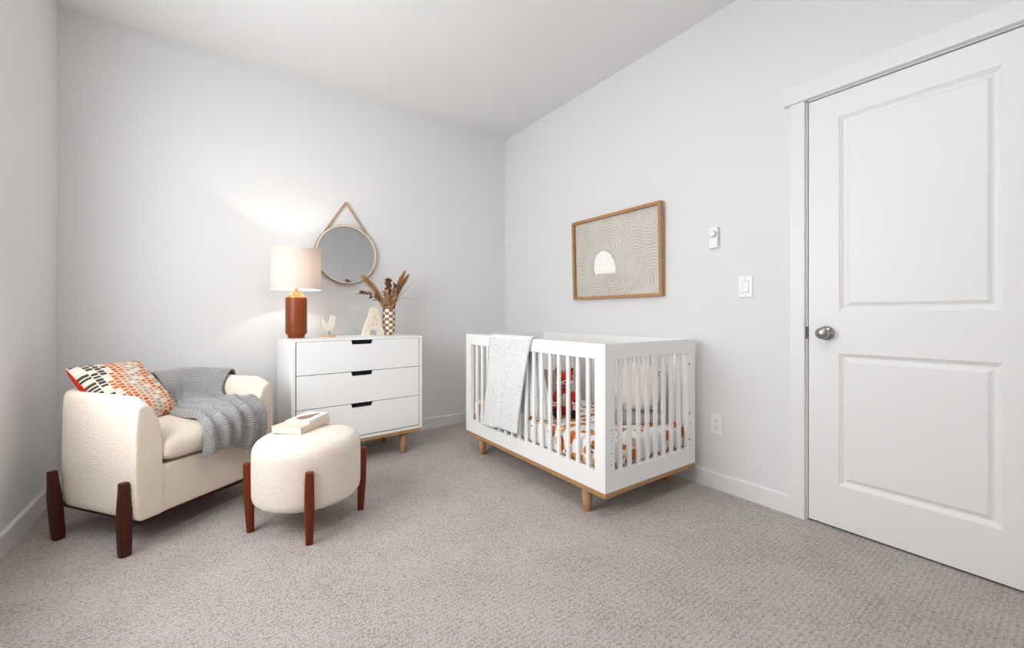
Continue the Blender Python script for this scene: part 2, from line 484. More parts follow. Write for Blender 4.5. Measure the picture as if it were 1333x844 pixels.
# ------------------------------------------------------------------ round mirror with rope
mir = thing('round_mirror', 'round wall mirror in a thin pale frame hung from a rope loop', 'mirror', (0.8235, A, 1.463))
R = 0.226
cream_wood = wood('pale_mirror_inside', (0.74, 0.66, 0.55), (0.82, 0.75, 0.66), 1, 0.5, 50)
rim = principled('bamboo_rim', (0.34, 0.20, 0.10), 0.5)
obj('frame', lathe(BM(), [(R - 0.0105, -0.002), (R - 0.0105, -0.036), (R - 0.001, -0.036), (R - 0.001, -0.002)], 72, axis='Y', close=True), cream_wood, mir, smooth=False)
obj('rim', lathe(BM(), [(R - 0.001, -0.001), (R - 0.001, -0.0365), (R + 0.0015, -0.0365), (R + 0.0025, -0.034), (R + 0.0025, -0.001)], 72, axis='Y', close=True), rim, mir)
mirror_m = principled('mirror_glass', (0.68, 0.68, 0.68), 0.0, 1.0)
obj('mirror_glass', lathe(BM(), [(0, -0.010), (R - 0.008, -0.010), (R - 0.008, -0.006), (0, -0.006)], 72, axis='Y'), mirror_m, mir)
rope_m = principled('jute_rope', (0.50, 0.34, 0.20), 0.9, spec=0.1)
def rope():
    bm = BM()
    ap = Vector((-0.005, -0.016, 0.405))
    for sx in (-1, 1):
        e = Vector((sx * 0.157, -0.018, 0.166))
        for ph in (0, 2 * PI / 3, 4 * PI / 3):
            pts = []
            for k in range(61):
                q = ap.lerp(e, k / 60); d = (e - ap).normalized()
                n1 = d.cross(Vector((0, 1, 0))).normalized(); n2 = Vector((0, 1, 0))
                a = ph + k * 0.75
                pts.append(q + (n1 * math.cos(a) + n2 * math.sin(a)) * 0.0036)
            tube(bm, pts, 0.0036, 6)
    return bm
obj('rope', rope(), rope_m, mir, smooth=True)
obj('nail', lathe(BM(), [(0, -0.026), (0.006, -0.025), (0.006, -0.022), (0.002, -0.021), (0.002, 0.0), (0, 0.0)], 12, axis='Y', c=(-0.005, 0, 0.402)), rope_m, mir)

# ------------------------------------------------------------------ dresser
DR = 0.0642; DO = Vector((0.3691, 2.7839, 0)); DW, DD, DH = 0.860, 0.445, 0.8423
def D2W(t, v, z=0): return (DO.x + math.cos(DR) * t - math.sin(DR) * v, DO.y + math.sin(DR) * t + math.cos(DR) * v, z)
dres = thing('dresser', 'white three drawer dresser on an oak base against the far wall', 'dresser', D2W(DW / 2, DD / 2), DR)
lx = lambda t: t - DW / 2
ly = lambda v: v - DD / 2
bm = BM(); TH = 0.022
box(bm, lx(0), lx(TH), ly(0), ly(DD), 0.172, DH); box(bm, lx(DW - TH), lx(DW), ly(0), ly(DD), 0.172, DH)
box(bm, lx(TH), lx(DW - TH), ly(0), ly(DD), DH - 0.013, DH); box(bm, lx(TH), lx(DW - TH), ly(0), ly(DD), 0.172, 0.190)
box(bm, lx(TH), lx(DW - TH), ly(DD - 0.01), ly(DD), 0.190, DH - 0.013)
obj('carcass', bm, white_m, dres, bevel=0.0015)
obj('side_inset', bx(lx(-0.0015), lx(0.001), ly(0.03), ly(DD - 0.03), 0.21, DH - 0.045), white_m, dres, bevel=0.001)
bounds = [0.6215, 0.411, 0.194]; tops = [0.8275, 0.6195, 0.409]
for z1, z0 in zip(tops, bounds):
    n0, n1, n2, n3 = 0.352, 0.498, 0.488, 0.362
    g = 0.005
    poly = [(lx(TH + g), z0 + 0.002), (lx(DW - TH - g), z0 + 0.002), (lx(DW - TH - g), z1), (lx(n1), z1), (lx(n2 + 0.004), z1 - 0.024), (lx(n2 - 0.002), z1 - 0.0275),
            (lx(n3 + 0.002), z1 - 0.0275), (lx(n3 - 0.004), z1 - 0.024), (lx(n0), z1), (lx(TH + g), z1)]
    dw = obj('drawer', prism(BM(), poly, ly(0.001), ly(0.019)), white_m, dres)
    obj('pull_recess_shade', bx(lx(n0 - 0.006), lx(n1 + 0.006), ly(0.0192), ly(0.021), z1 - 0.034, z1 - 0.0005), black_m, dw)  # black plate put in for the unlit hollow behind the notch
    obj('drawer_box', bx(lx(TH + 0.0006), lx(DW - TH - 0.0006), ly(0.0212), ly(DD - 0.03), z0 - 0.0002, z1 + (0.0012 if z1 > 0.8 else -0.0002)), dark_m, dw)  # coloured dark so the gaps around the drawer fronts look shaded
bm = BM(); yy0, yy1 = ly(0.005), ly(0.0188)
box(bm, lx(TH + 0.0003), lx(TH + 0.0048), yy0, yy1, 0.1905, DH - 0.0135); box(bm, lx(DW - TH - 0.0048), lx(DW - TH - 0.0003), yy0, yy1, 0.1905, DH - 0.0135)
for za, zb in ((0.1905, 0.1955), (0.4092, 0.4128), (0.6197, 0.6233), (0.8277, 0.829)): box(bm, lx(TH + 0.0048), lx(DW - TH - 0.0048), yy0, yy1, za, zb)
obj('painted_gap_shade', bm, black_m, dres)  # black strips painting the shade between drawer fronts and carcass
bm = BM()
box(bm, lx(0.003), lx(DW - 0.003), ly(0.003), ly(0.045), 0.150, 0.1715); box(bm, lx(0.003), lx(DW - 0.003), ly(DD - 0.045), ly(DD - 0.003), 0.150, 0.1715)
box(bm, lx(0.003), lx(0.045), ly(0.045), ly(DD - 0.045), 0.150, 0.1715); box(bm, lx(DW - 0.045), lx(DW - 0.003), ly(0.045), ly(DD - 0.045), 0.150, 0.1715)
obj('base_rail', bm, oak_x, dres, bevel=0.001)
for t_, v_ in ((0.115, 0.05), (DW - 0.125, 0.05), (0.115, DD - 0.05), (DW - 0.125, DD - 0.05)):
    obj('leg', lathe(BM(), [(0, 0), (0.017, 0), (0.018, 0.002), (0.027, 0.150), (0, 0.150)], 20, c=(lx(t_), ly(v_), 0)), oak_z, dres, smooth=True, bevel=0.0)

# ---- lamp
lamp = thing('table_lamp', 'lit table lamp with a burnt orange ceramic base and white drum shade', 'lamp', D2W(0.0805, 0.26, DH))
cer = principled('burnt_orange_ceramic', (0.20, 0.043, 0.006), 0.38, spec=0.3)
copper = principled('copper_neck', (0.66, 0.27, 0.13), 0.32, 1.0)
obj('base', lathe(BM(), [(0, 0), (0.049, 0), (0.050, 0.002), (0.050, 0.014), (0.052, 0.018), (0.0635, 0.032), (0.0645, 0.036), (0.0645, 0.262), (0.0635, 0.265), (0, 0.265)], 48), cer, lamp, smooth=False)
for p in lamp.children[-1:]:
    for q in p.data.polygons: q.use_smooth = True
    p.modifiers.new('edge', 'EDGE_SPLIT').split_angle = math.radians(30)
obj('neck', lathe(BM(), [(0.060, 0.265), (0.060, 0.268), (0.034, 0.296), (0.0155, 0.302), (0.0145, 0.318), (0.010, 0.320), (0.010, 0.36), (0, 0.36)], 40), copper, lamp, smooth=True)
shade_m = bpy.data.materials.new('linen_shade'); shade_m.use_nodes = True
nt = shade_m.node_tree; nt.nodes.clear()
out = nt.nodes.new('ShaderNodeOutputMaterial'); df = nt.nodes.new('ShaderNodeBsdfDiffuse'); tl = nt.nodes.new('ShaderNodeBsdfTranslucent'); mx = nt.nodes.new('ShaderNodeMixShader')
df.inputs['Color'].default_value = (0.63, 0.54, 0.50, 1); tl.inputs['Color'].default_value = (0.80, 0.62, 0.51, 1)
mx.inputs[0].default_value = 0.06
nt.links.new(df.outputs[0], mx.inputs[1]); nt.links.new(tl.outputs[0], mx.inputs[2]); nt.links.new(mx.outputs[0], out.inputs[0])
sz0, sz1, r0, r1 = 0.321, 0.583, 0.150, 0.148
sh = obj('lamp_shade', lathe(BM(), [(r0, sz0), (r1, sz1)], 64), shade_m, lamp, smooth=True)
trim_sh = principled('shade_binding', (0.74, 0.63, 0.55), 0.8)
for r_, z_ in ((r0, sz0 - 0.001), (r1, sz1 - 0.004)):
    obj('shade_trim', lathe(BM(), [(r_ - 0.001, z_), (r_ + 0.001, z_), (r_ + 0.001, z_ + 0.005), (r_ - 0.001, z_ + 0.005)], 64, close=True), trim_sh, sh)
bm = BM()
for k in range(3):
    a = k * 2 * PI / 3 + 0.4
    tube(bm, [(0.010 * math.cos(a), 0.010 * math.sin(a), 0.352), (r0 * 0.99 * math.cos(a), r0 * 0.99 * math.sin(a), 0.352)], 0.0017, 6)
obj('shade_fitter', bm, copper, lamp)
bulb_m = bpy.data.materials.new('lit_bulb'); bulb_m.use_nodes = True
bb = bulb_m.node_tree.nodes['Principled BSDF']; bb.inputs['Emission Color'].default_value = (1, 0.86, 0.70, 1); bb.inputs['Emission Strength'].default_value = 8
obj('bulb', lathe(BM(), [(0.012, 0.36), (0.013, 0.370), (0.022, 0.386), (0.025, 0.398), (0.022, 0.412), (0.010, 0.420), (0, 0.421)], 20), bulb_m, lamp, smooth=True)
ld = bpy.data.lights.new('lamp_light', 'POINT'); ld.energy = 4.5; ld.color = (1, 0.92, 0.82); ld.shadow_soft_size = 0.012
lo = bpy.data.objects.new('lamp_light', ld); C.objects.link(lo); lo.location = D2W(0.0805, 0.26, DH + 0.440)

# ---- wooden bird
bird = thing('wooden_bird', 'small flat pale wooden bird figurine on an oval stand beside the lamp', 'figurine', D2W(0.279, 0.27, DH), DR)
def bird_poly():
    P = [(-0.052, 0.150), (-0.044, 0.153), (-0.030, 0.118), (-0.012, 0.098), (0.006, 0.100), (0.014, 0.118), (0.018, 0.138), (0.030, 0.150), (0.040, 0.149),
         (0.047, 0.141), (0.070, 0.132), (0.048, 0.126), (0.046, 0.100), (0.043, 0.075), (0.032, 0.053), (0.014, 0.042), (-0.012, 0.044), (-0.032, 0.062), (-0.043, 0.095), (-0.048, 0.125)]
    return [catmull(P + [P[0]], k / 120) for k in range(120)]
obj('body', prism(BM(), bird_poly(), -0.008, 0.008), bird_wood, bird, bevel=0.001)
obj('peg', lathe(BM(), [(0, 0.012), (0.003, 0.012), (0.003, 0.046), (0, 0.046)], 10, c=(0.012, 0, 0)), darkmetal, bird)
st = lathe(BM(), [(0, 0), (1.0, 0), (1.02, 0.3), (1.0, 0.8), (0.95, 1.0), (0, 1.0)], 40)
bmesh.ops.scale(st, vec=(0.054, 0.030, 0.014), verts=st.verts)
obj('stand', st, bird_base, bird)

# ---- wooden letter A
la = thing('wooden_letter', 'pale carved wooden letter A standing beside the checkered vase', 'letter', D2W(0.597, 0.265, DH), DR)
Apoly = [(-0.085, 0), (-0.030, 0), (-0.026, 0.046), (0.026, 0.046), (0.030, 0), (0.085, 0), (0.062, 0.085), (0.040, 0.170), (0.030, 0.203), (0.020, 0.210), (-0.010, 0.210), (-0.020, 0.200), (-0.034, 0.150), (-0.048, 0.110), (-0.055, 0.102), (-0.066, 0.062), (-0.072, 0.056)]
lb = obj('body', prism(BM(), Apoly, -0.014, 0.014), pale_wood, la, bevel=0.002)
gm = principled('carved_groove', (0.40, 0.31, 0.22), 0.8)
bm = BM()
tp = [(0.006, 0.150), (-0.014, 0.078), (0.026, 0.078)]
for i in range(3):
    a, b = tp[i], tp[(i + 1) % 3]
    tube(bm, [(a[0], -0.0136, a[1]), (b[0], -0.0136, b[1])], 0.0014, 6)
obj('carving', bm, gm, la)

# ---- checkered vase
vase = thing('checkered_vase', 'brown and cream checkered ceramic vase holding dried grasses', 'vase', D2W(0.7325, 0.30, DH))
vm = principled('check_glaze', (0.8, 0.7, 0.6), 0.45)
tc = N(vm, 'ShaderNodeTexCoord'); sx = N(vm, 'ShaderNodeSeparateXYZ'); LK(vm, tc.outputs['UV'], sx.inputs[0])
tco = N(vm, 'ShaderNodeSeparateXYZ'); LK(vm, tc.outputs['Object'], tco.inputs[0]); vz = tco.outputs[2]
cu = math_n(vm, 'FLOOR', math_n(vm, 'MULTIPLY', sx.outputs[0], 10)); cv = math_n(vm, 'FLOOR', math_n(vm, 'MULTIPLY', vz, 45.5))
ck = math_n(vm, 'MODULO', math_n(vm, 'ADD', cu, cv), 2)
LK(vm, mixc(vm, ck, (0.22, 0.125, 0.075), (0.82, 0.70, 0.58)), BS(vm).inputs['Base Color'])
VP = [(0.034, 0.0), (0.037, 0.003), (0.0435, 0.020), (0.0465, 0.045), (0.0475, 0.09), (0.048, 0.15), (0.0475, 0.198)]
bm = BM(); grid(bm, lambda u, v: (catmull(VP, v)[0] * math.cos(-2 * PI * u), catmull(VP, v)[0] * math.sin(-2 * PI * u), catmull(VP, v)[1]), 64, 40, closed_u=True)
obj('body', bm, vm, vase, smooth=True)
obj('inside', lathe(BM(), [(0.0475, 0.198), (0.0465, 0.2), (0.0435, 0.198), (0.041, 0.10), (0.030, 0.04), (0, 0.035)], 40), principled('vase_inside', (0.16, 0.10, 0.07), 0.8), vase, smooth=True)
obj('foot', lathe(BM(), [(0, 0.0005), (0.034, 0.0005), (0.0345, 0.002), (0, 0.003)], 32), principled('vase_foot', (0.22, 0.125, 0.075), 0.6), vase)

# dried stems: positions in dresser frame (t, v, z)
plume_m = principled('pampas', (0.64, 0.41, 0.20), 0.95, spec=0.1)
plume2_m = principled('pampas_brown', (0.42, 0.21, 0.085), 0.95, spec=0.1)
leafb = principled('dried_brown_leaf', (0.17, 0.068, 0.038), 0.8)
leafr = principled('dried_red_leaf', (0.17, 0.055, 0.036), 0.8)
tanl = principled('dried_tan_leaf', (0.48, 0.29, 0.15), 0.85)
stem_m = principled('dry_stem', (0.38, 0.24, 0.12), 0.9)
VB = Vector(D2W(0.7325, 0.30, DH + 0.01))
def dpt(t, v, z): return Vector(D2W(t, v, z)) - VB
def stempath(tip, base=(0, 0), bend=0.03, n=14):
    b = Vector((base[0], base[1], 0.045)); m = Vector((base[0] * 1.5, base[1] * 1.5, 0.19)) * 1.0
    P = [b, m * 1.0, (m + tip) / 2 + Vector((0, 0, bend)), tip]
    return [Vector(catmull([tuple(p) for p in P], k / (n - 1))) for k in range(n)]
def plume(name, label, tip, base, mat, start=0.40, width=0.030, nst=520, group=None):
    th = thing(name, label, 'dried grass', VB, 0, group or 'dried plumes in the vase')
    path = stempath(tip, base)
    obj('stem', tube(BM(), path, [0.002] * 13 + [0.001], 6), stem_m, th)
    bm = BM(); rnd = random.Random(hash(round(tip.x * 1e4)) & 0xffff)
    def at(s):
        x = s * (len(path) - 1); i = min(int(x), len(path) - 2); return path[i].lerp(path[i + 1], x - i)
    for k in range(nst):
        s = start + (1 - start) * rnd.random() ** 0.9
        p = at(s); d = (at(min(s + 0.06, 1)) - at(max(s - 0.06, 0))).normalized()
        r = Vector((rnd.uniform(-1, 1), rnd.uniform(-1, 1), rnd.uniform(-1, 1)))
        r = (r - d * r.dot(d)).normalized()
        sw = (s - start) / (1 - start)
        wd = width * math.sin(PI * min(1, 0.12 + 0.84 * sw)) ** 0.8
        ln = rnd.uniform(0.6, 1.0)
        q1 = p + d * (0.018 * ln) + r * (wd * 0.55 * ln); q2 = p + d * (0.048 * ln) + r * (wd * ln) + Vector((0, 0, -0.006))
        side = d.cross(r) * 0.0014
        a = [bm.verts.new(x) for x in (p - side, p + side, q1 + side, q1 - side)]
        e = bm.verts.new(q2)
        bm.faces.new(a); bm.faces.new((a[3], a[2], e))
    obj('plume', bm, mat, th)
    return th
def leaf(bm, p, d, n, ln, wd):
    d = d.normalized(); n = (n - d * n.dot(d)).normalized(); s = d.cross(n)
    rows = []
    for k in range(6):
        f = k / 5
        w_ = wd * math.sin(PI * (0.08 + 0.9 * f)) ** 0.8
        c = p + d * (ln * f) - n * (ln * 0.25 * f * f)
        rows.append([bm.verts.new(c - s * w_ + n * w_ * 0.3), bm.verts.new(c), bm.verts.new(c + s * w_ + n * w_ * 0.3)])
    for a, b in zip(rows, rows[1:]):
        bm.faces.new((a[0], a[1], b[1], b[0])); bm.faces.new((a[1], a[2], b[2], b[1]))
def sprig(name, label, tip, base, mat, start, nl, ln, wd, seed, bend=0.03, group=None):
    th = thing(name, label, 'dried stem', VB, 0, group or 'dried leafy stems in the vase')
    path = stempath(tip, base, bend)
    obj('stem', tube(BM(), path, [0.0016] * 13 + [0.0008], 6), stem_m, th)
    rnd = random.Random(seed); bm = BM()
    for k in range(nl):
        s = start + (1 - start) * k / max(nl - 1, 1)
        x = s * (len(path) - 1); i = min(int(x), len(path) - 2)
        p = path[i].lerp(path[i + 1], x - i); d = (path[i + 1] - path[i]).normalized()
        a = k * 2.4 + rnd.random()
        r = Vector((math.cos(a), math.sin(a), 0.15)); r = (r - d * r.dot(d)).normalized()
        leaf(bm, p, d * 0.75 + r * 0.8, r.cross(d) + Vector((0, -0.3, 0.4)), ln * rnd.uniform(0.75, 1.15), wd * rnd.uniform(0.8, 1.15))
    obj('leaves', bm, mat, th)
    return th
plume('pampas_plume', 'tan feathery plume leaning left over the letter A', dpt(0.548, 0.31, 1.272), (-0.020, 0.004), plume_m, 0.26, 0.046, 1100)
plume('pampas_plume', 'tallest brown plume leaning right out of the vase', dpt(0.858, 0.31, 1.322), (0.016, 0.004), plume2_m, 0.30, 0.030, 800)
plume('pampas_plume', 'thin brown plume at the far right of the bouquet', dpt(0.896, 0.33, 1.300), (0.024, 0.012), plume2_m, 0.32, 0.030, 620)
sprig('dried_leaf_stem', 'dark brown leafy stem upright in the middle of the bouquet', dpt(0.722, 0.28, 1.255), (-0.004, -0.010), leafb, 0.34, 44, 0.040, 0.0120, 3, 0.0)
sprig('dried_leaf_stem', 'short tan leafy stem low in the middle of the bouquet', dpt(0.755, 0.25, 1.175), (0.006, -0.022), tanl, 0.34, 44, 0.036, 0.0115, 5, 0.0)
sprig('dried_leaf_stem', 'brown leafy stem leaning right between the upright stem and tall plume', dpt(0.785, 0.28, 1.215), (0.012, -0.012), leafb, 0.34, 36, 0.036, 0.0105, 8, 0.0)
sprig('dried_leaf_stem', 'tan leafy stem leaning left at the foot of the left plume', dpt(0.690, 0.26, 1.165), (-0.012, -0.018), tanl, 0.34, 40, 0.036, 0.0115, 9, 0.0)
sprig('red_leaf_sprig', 'dark red drooping leaf sprig sticking out left above the letter A', dpt(0.515, 0.27, 1.150), (-0.028, -0.010), leafr, 0.50, 13, 0.056, 0.0110, 12, 0.035)
th = thing('curly_tendril', 'thin curled brown tendril at the right edge of the bouquet', 'dried stem', VB)
cur = stempath(dpt(0.900, 0.28, 1.235), (0.026, -0.006), 0.02)
e = cur[-1]; loop_pts = [e + Vector((0.022 * math.sin(a), 0, 0.022 * (1 - math.cos(a)) - 0.0)) + Vector((0.004 * a * 0, 0, 0)) for a in [k * 0.3 for k in range(1, 15)]]
obj('stem', tube(BM(), cur + loop_pts, 0.0012, 6), stem_m, th)
bm = BM(); tw = [dpt(0.79, 0.29, 1.13), dpt(0.85, 0.28, 1.125), dpt(0.92, 0.27, 1.116), dpt(0.985, 0.27, 1.118)]
th = thing('thin_twig', 'very thin pale twig pointing right out of the bouquet', 'dried stem', VB)
obj('stem', tube(bm, [Vector((0.026, -0.004, 0.10)), Vector((0.034, -0.006, 0.19))] + tw, [0.0011, 0.0011, 0.0011, 0.001, 0.0009, 0.0007], 6), principled('pale_twig', (0.45, 0.42, 0.36), 0.9), th)
lvb = BM()
for q in tw[1:]: leaf(lvb, q, Vector((0.8, 0, 0.2)), Vector((0, -1, 0.3)), 0.026, 0.0022)
obj('leaves', lvb, MATS['pale_twig'], th)

# ------------------------------------------------------------------ crib
CR = -0.0115; CO = Vector((1.4982, 1.3301, 0)); CL, CW, CT = 1.365, 0.753, 0.8541
def K2W(x, y, z=0): return (CO.x + math.cos(CR) * x - math.sin(CR) * y, CO.y + math.sin(CR) * x + math.cos(CR) * y, z)
crib = thing('baby_crib', 'white slatted baby crib on an oak base along the right wall', 'crib', K2W(CW / 2, CL / 2), CR)
kx = lambda x: x - CW / 2
ky = lambda y: y - CL / 2
Z0, Z1, O0, O1 = 0.142, CT, 0.232, 0.780
PT = 0.026
def slat_bm(cx, cy, along_y, w=0.022, d=0.016):
    bm = BM()
    if along_y: box(bm, cx - d / 2, cx + d / 2, cy - w / 2, cy + w / 2, O0 - 0.008, O1 + 0.008)
    else: box(bm, cx - w / 2, cx + w / 2, cy - d / 2, cy + d / 2, O0 - 0.008, O1 + 0.008)
    return bm
def long_panel(name, x0, x1):
    bm = BM()
    box(bm, kx(x0), kx(x1), ky(0), ky(0.068), Z0, Z1); box(bm, kx(x0), kx(x1), ky(CL - 0.072), ky(CL), Z0, Z1)
    box(bm, kx(x0), kx(x1), ky(0.068), ky(CL - 0.072), Z0, O0); box(bm, kx(x0), kx(x1), ky(0.068), ky(CL - 0.072), O1, Z1)
    bmesh.ops.remove_doubles(bm, verts=bm.verts, dist=1e-5)
    p = obj(name, bm, crib_m, crib)
    for k in range(16):
        obj('slat', slat_bm(kx((x0 + x1) / 2), ky(0.123 + 0.0733 * k), True), crib_m, p, bevel=0.004)
    return p
def end_panel(name, y0, y1):
    bm = BM()
    a, b = PT + 0.0006, CW - PT - 0.0006
    box(bm, kx(a), kx(0.068), ky(y0), ky(y1), Z0, Z1); box(bm, kx(0.685), kx(b), ky(y0), ky(y1), Z0, Z1)
    box(bm, kx(0.068), kx(0.685), ky(y0), ky(y1), Z0, O0); box(bm, kx(0.068), kx(0.685), ky(y0), ky(y1), O1, Z1)
    bmesh.ops.remove_doubles(bm, verts=bm.verts, dist=1e-5)
    p = obj(name, bm, crib_m, crib)
    for k in range(8):
        obj('slat', slat_bm(kx(0.068 + 0.617 * (k + 0.72) / 8.75), ky((y0 + y1) / 2), False, 0.024, 0.018), crib_m, p, bevel=0.005)
    return p
long_panel('front_panel', 0, PT); long_panel('rear_panel', CW - PT, CW)
ep = end_panel('end_panel', 0.0006, PT); end_panel('end_panel', CL - PT, CL - 0.0006)
hole_m = principled('screw_hole', (0.10, 0.09, 0.08), 0.6)
for x_, z_, r_ in ((0.044, 0.441, 0.0028), (0.044, 0.386, 0.0028), (0.044, 0.329, 0.0028), (0.044, 0.272, 0.0028),
                   (0.708, 0.437, 0.0026), (0.708, 0.375, 0.0026), (0.708, 0.309, 0.0026), (0.708, 0.248, 0.0026)):
    obj('screw_hole', lathe(BM(), [(0, -0.0004), (r_, -0.0004), (r_, 0.002), (0, 0.002)], 12, axis='Y', c=(kx(x_), ky(0), z_)), hole_m, ep)
for z_ in (0.712, 0.431, 0.285):
    obj('bolt_head', lathe(BM(), [(0, -0.0016), (0.0045, -0.0012), (0.005, 0.0), (0.005, 0.002), (0, 0.002)], 14, axis='Y', c=(kx(0.696), ky(0), z_)), darkmetal, ep)
for x0, x1 in ((0, 0.068), (CW - 0.068, CW)):
    obj('base_rail', bx(kx(x0 - 0.0005), kx(x1), ky(-0.0005), ky(CL), 0.117, 0.1415), oak_y, crib, bevel=0.0015)
for y0, y1 in ((0.003, 0.06), (CL - 0.06, CL - 0.003)):
    obj('base_rail', bx(kx(0.068), kx(CW - 0.068), ky(y0), ky(y1), 0.117, 0.1415), oak_x, crib, bevel=0.0015)
for y_ in (0.155, CL - 0.175):
    for x_ in (0.036, CW - 0.036):
        obj('leg', lathe(BM(), [(0, 0), (0.0205, 0), (0.0215, 0.002), (0.029, 0.117), (0, 0.117)], 24, c=(kx(x_), ky(y_), 0)), oak_z, crib, smooth=True)
obj('mattress_support', bx(kx(0.03), kx(CW - 0.03), ky(0.03), ky(CL - 0.03), 0.205, 0.2215), white_m, crib)

# sheet with an orange animal print
sheet = principled('animal_print_sheet', (0.8, 0.8, 0.78), 0.9, spec=0.1)
v0 = coords(sheet, 'UV')
nz = N(sheet, 'ShaderNodeTexNoise'); nz.inputs['Scale'].default_value = 26; nz.inputs['Detail'].default_value = 3; LK(sheet, v0, nz.inputs['Vector'])
va = N(sheet, 'ShaderNodeVectorMath', operation='MULTIPLY_ADD'); va.inputs[1].default_value = (0.045, 0.045, 0.045)
LK(sheet, nz.outputs['Color'], va.inputs[0]); LK(sheet, v0, va.inputs[2])
m2 = N(sheet, 'ShaderNodeMapping'); m2.inputs['Scale'].default_value = (10, 15, 1); m2.inputs['Rotation'].default_value = (0, 0, 0.5); LK(sheet, va.outputs[0], m2.inputs['Vector'])
vo1 = voro(sheet, m2.outputs[0], 1.0, rand=0.85)
m3 = N(sheet, 'ShaderNodeMapping'); m3.inputs['Scale'].default_value = (30, 14, 1); m3.inputs['Location'].default_value = (0.3, 0.45, 0); LK(sheet, va.outputs[0], m3.inputs['Vector'])
vo2 = voro(sheet, m3.outputs[0], 1.0, rand=0.9)
sp = N(sheet, 'ShaderNodeSeparateColor'); LK(sheet, vo1.outputs['Color'], sp.inputs[0])
body = math_n(sheet, 'LESS_THAN', vo1.outputs['Distance'], 0.48)
tint = ramp(sheet, sp.outputs[0], [(0.0, (0.58, 0.20, 0.045)), (0.40, (0.66, 0.29, 0.09)), (0.62, (0.62, 0.46, 0.34)), (0.82, (0.55, 0.17, 0.04))], 'CONSTANT')
c1 = mixc(sheet, body, (0.80, 0.79, 0.775), tint)
tummy = math_n(sheet, 'LESS_THAN', vo1.outputs['Distance'], 0.11)
c1b = mixc(sheet, tummy, c1, (0.80, 0.74, 0.68))
sp2 = N(sheet, 'ShaderNodeSeparateColor'); LK(sheet, vo2.outputs['Color'], sp2.inputs[0])
legs_ = math_n(sheet, 'MULTIPLY', math_n(sheet, 'LESS_THAN', vo2.outputs['Distance'], 0.22), math_n(sheet, 'GREATER_THAN', sp2.outputs[0], 0.55))
LK(sheet, mixc(sheet, legs_, c1b, (0.10, 0.06, 0.05)), BS(sheet).inputs['Base Color'])
bump(sheet, noise_tex(sheet, coords(sheet), 24, 3), 0.25, 0.006)
MX0, MX1, MY0, MY1, MZ0, MZ1 = 0.034, CW - 0.034, 0.034, CL - 0.034, 0.2225, 0.366
def mattress():
    bm = BM()
    box(bm, kx(MX0), kx(MX1), ky(MY0), ky(MY1), 0, MZ1 - MZ0)
    bmesh.ops.bevel(bm, geom=[e for e in bm.edges], offset=0.032, segments=5, profile=0.5, affect='EDGES')
    lay = bm.loops.layers.uv.verify()
    for f in bm.faces:
        n = f.normal
        for lp in f.loops:
            x, y, z = lp.vert.co
            if abs(n.z) > 0.6: lp[lay].uv = (x, y)
            elif abs(n.x) > abs(n.y): lp[lay].uv = (z + kx(MX0) - 0.14 if n.x < 0 else -z + kx(MX1) + 0.14, y)
            else: lp[lay].uv = (x, z + ky(MY0) - 0.14 if n.y < 0 else -z + ky(MY1) + 0.14)
    return bm
bmm = mattress(); bmm.normal_update()
mt = obj('crib_mattress', bmm, sheet, None, smooth=True, loc=K2W(CW / 2, CL / 2, MZ0), rot=(0, 0, CR))
tag(mt, 'crib mattress in a white fitted sheet printed with orange animals', 'mattress')
# re-map UV after normals exist
me = mt.data; uvl = me.uv_layers.active.data
for p in me.polygons:
    n = p.normal
    for li in p.loop_indices:
        x, y, z = me.vertices[me.loops[li].vertex_index].co
        if abs(n.z) > 0.6: uv = (x, y)
        elif abs(n.x) > abs(n.y): uv = ((z - 0.14 + kx(MX0)) if n.x < 0 else (kx(MX1) + 0.14 - z), y)
        else: uv = (x, (z - 0.14 + ky(MY0)) if n.y < 0 else (ky(MY1) + 0.14 - z))
        uvl[li].uv = uv

# plush fox
red = principled('red_plush', (0.55, 0.030, 0.012), 0.95, spec=0.1, sheen=0.2)
cream_pl = principled('cream_plush', (0.62, 0.55, 0.46), 0.95, spec=0.1)
darkpl = principled('dark_plush', (0.045, 0.02, 0.018), 0.95, spec=0.1)
MTOP = MZ1
fox = thing('plush_fox', 'sitting red plush fox with a cream muzzle inside the crib', 'soft toy', (1.79, 1.925, MTOP), math.radians(-40))
